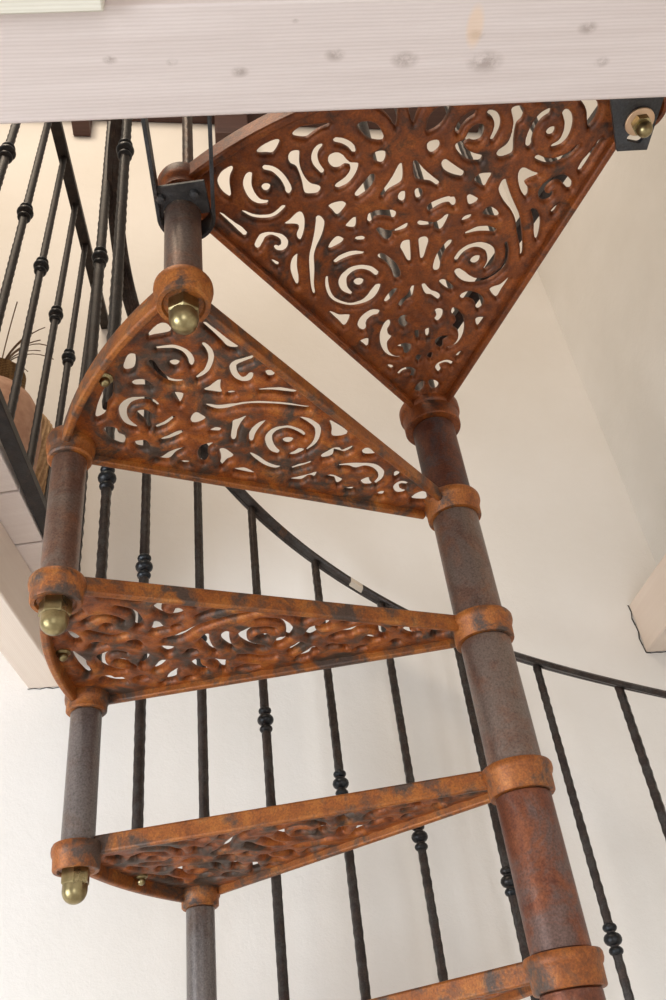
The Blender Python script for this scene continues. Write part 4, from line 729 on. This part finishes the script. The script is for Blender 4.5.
# slot: built as plate with a rounded opening
def plate_with_slot(bm, outer, c, u, a, b, z0, z1):
    hole = []
    v = Vector((-u.y, u.x))
    for k in range(16):
        t = 2 * math.pi * k / 16; sgn = 1 if math.cos(t) > 0 else -1
        p = Vector(c) + u * (sgn * a + b * math.cos(t)) + v * (b * math.sin(t)); hole.append((p.x, p.y))
    for z, flip in ((z0, 1), (z1, 0)):
        ov = [bm.verts.new((*p, z)) for p in outer]; hv = [bm.verts.new((*p, z)) for p in hole]
        es = [bm.edges.new((ov[i], ov[(i + 1) % len(ov)])) for i in range(len(ov))] + [bm.edges.new((hv[i], hv[(i + 1) % 16])) for i in range(16)]
        bmesh.ops.triangle_fill(bm, use_beauty=True, use_dissolve=False, edges=es)
        if flip: o1, h1 = ov, hv
    for A, B in ((o1, ov), (h1, hv)):
        for i in range(len(A)): bm.faces.new((A[i], A[(i + 1) % len(A)], B[(i + 1) % len(A)], B[i]))
plate_with_slot(bm, plate, P2(*SLOT), Vector((.95, .3)).normalized(), .0055, .0045, zp0, zp1)
finish(bm, 'plate', M_STEEL, ab, 30)
bm = bmesh.new()
xl, xr = PLATE[0][0], PLATE[1][0]
hexa(bm, [P2(xl, NB(xl) + .0005), P2(xr, NB(xr) + .0005), P2(xr, NB(xr) + .0065), P2(xl, NB(xl) + .0065)], zp0 - .03, zp0)
finish(bm, 'upright_leg', M_STEEL, ab, 30)
bm = bmesh.new(); wx, wy = P2(*BOLT)
lathe(bm, [(0, zp0), (.0158, zp0), (.0165, zp0 - .001), (.0165, zp0 - .003), (.0150, zp0 - .0042), (0, zp0 - .0042)], 32, (wx, wy)); finish(bm, 'washer', M_WASHER, ab, 40)
bm = bmesh.new()
lathe(bm, [(0, zp0 - .0042), (.0108, zp0 - .0042), (.0112, zp0 - .013), (.0092, zp0 - .0135), (0, zp0 - .0135)], 6, (wx, wy)); finish(bm, 'nut', M_BRASS, ab, 30)
bm = bmesh.new(); rd = .0088
lathe(bm, [(0, zp0 - .013), (rd * .8, zp0 - .013), (rd, zp0 - .016)] + [(rd * math.cos(k * math.pi / 12), zp0 - .019 - rd * math.sin(k * math.pi / 12)) for k in range(0, 6)] + [(0, zp0 - .019 - rd)], 24, (wx, wy)); finish(bm, 'domed_cap', M_BRASS, ab, 40)

# ------------------------------------------------------------------ pot, wicker and dried grass on the upper floor
zf = zb1
jx, jy = JAR
jar = thing('clay_jar', 'terracotta jar with a straw-bound neck behind the left guard', 'jar', (jx, jy, zf))
bm = bmesh.new(); lathe(bm, [(0, 0), (.05, 0), (.07, .02), (.088, .1), (.094, .2), (.09, .25), (.074, .285), (.056, .308), (.048, .315), (0, .315)], 40); finish(bm, 'body', M_CLAY, jar, 50)
bm = bmesh.new(); prof = [(.0, .316), (.047, .316)]
for k in range(7): prof += [(.0515, .318 + k * .007), (.046, .3215 + k * .007)]
prof += [(.042, .370), (.034, .376), (0, .376)]
lathe(bm, prof, 40); finish(bm, 'neck_wrap', M_RAFFIA, jar, 60)
wk = thing('wicker_basket', 'tall rounded woven wicker basket standing behind the clay jar', 'basket', (*WICK, zf))
bm = bmesh.new(); WH = .46
def rb(t): return .060 + .030 * math.sin(min(t, .86) / .86 * math.pi * .62) - (0 if t < .86 else (t - .86) ** 2 * 1.9)
lathe(bm, [(0, 0)] + [(rb(k / 18), WH * k / 18) for k in range(19)] + [(rb(1) - .01, WH), (rb(.9) - .014, WH * .9), (0, WH * .89)], 40); finish(bm, 'body', M_WICKER, wk, 50)
for k in range(46):
    t = 2 * math.pi * k / 46; bm = bmesh.new(); pts, fr = [], []
    for j in range(14):
        u_ = .02 + .96 * j / 13; r = rb(u_) + .0010; tt = t + .9 * u_
        pts.append(Vector((r * math.cos(tt), r * math.sin(tt), WH * u_))); fr.append((Vector((-math.sin(tt), math.cos(tt), 0)), Vector((math.cos(tt), math.sin(tt), 0))))
    sweep(bm, pts, fr, [(-.0030, -.001), (0, .0028), (.0030, -.001)]); finish(bm, 'rib', M_WICKER, wk, 60)
gr = thing('dried_grass', 'thin dry grass stalks spreading out of the clay jar at the left edge', 'dried grass', (jx, jy, zf + .372))
for k, (az, lean, ln) in enumerate(((-.2, .75, .16), (.25, 1.0, .15), (.05, .9, .12), (-.5, .95, .13), (.5, .55, .15), (2.6, .7, .15), (-.9, .4, .17), (1.2, .8, .12), (.0, .5, .13), (-.25, 1.15, .17), (3.4, .5, .16))):
    d = Vector((math.cos(az), math.sin(az), 0)); bm = bmesh.new(); pts, fr = [], []
    for j in range(10):
        u_ = j / 9; a_ = lean * (.45 + .85 * u_)
        p = d * (ln * .68 * u_ * math.sin(a_)) + Vector((0, 0, ln * u_ * math.cos(a_))) + Vector((0, 0, .0035))
        pts.append(p); fr.append((Vector((-d.y, d.x, 0)), d))
    e_ = .0011
    sweep(bm, pts, fr, [(-e_, -e_), (e_, -e_), (e_, e_), (-e_, e_)]); finish(bm, 'stalk', M_GRASS, gr, 60)
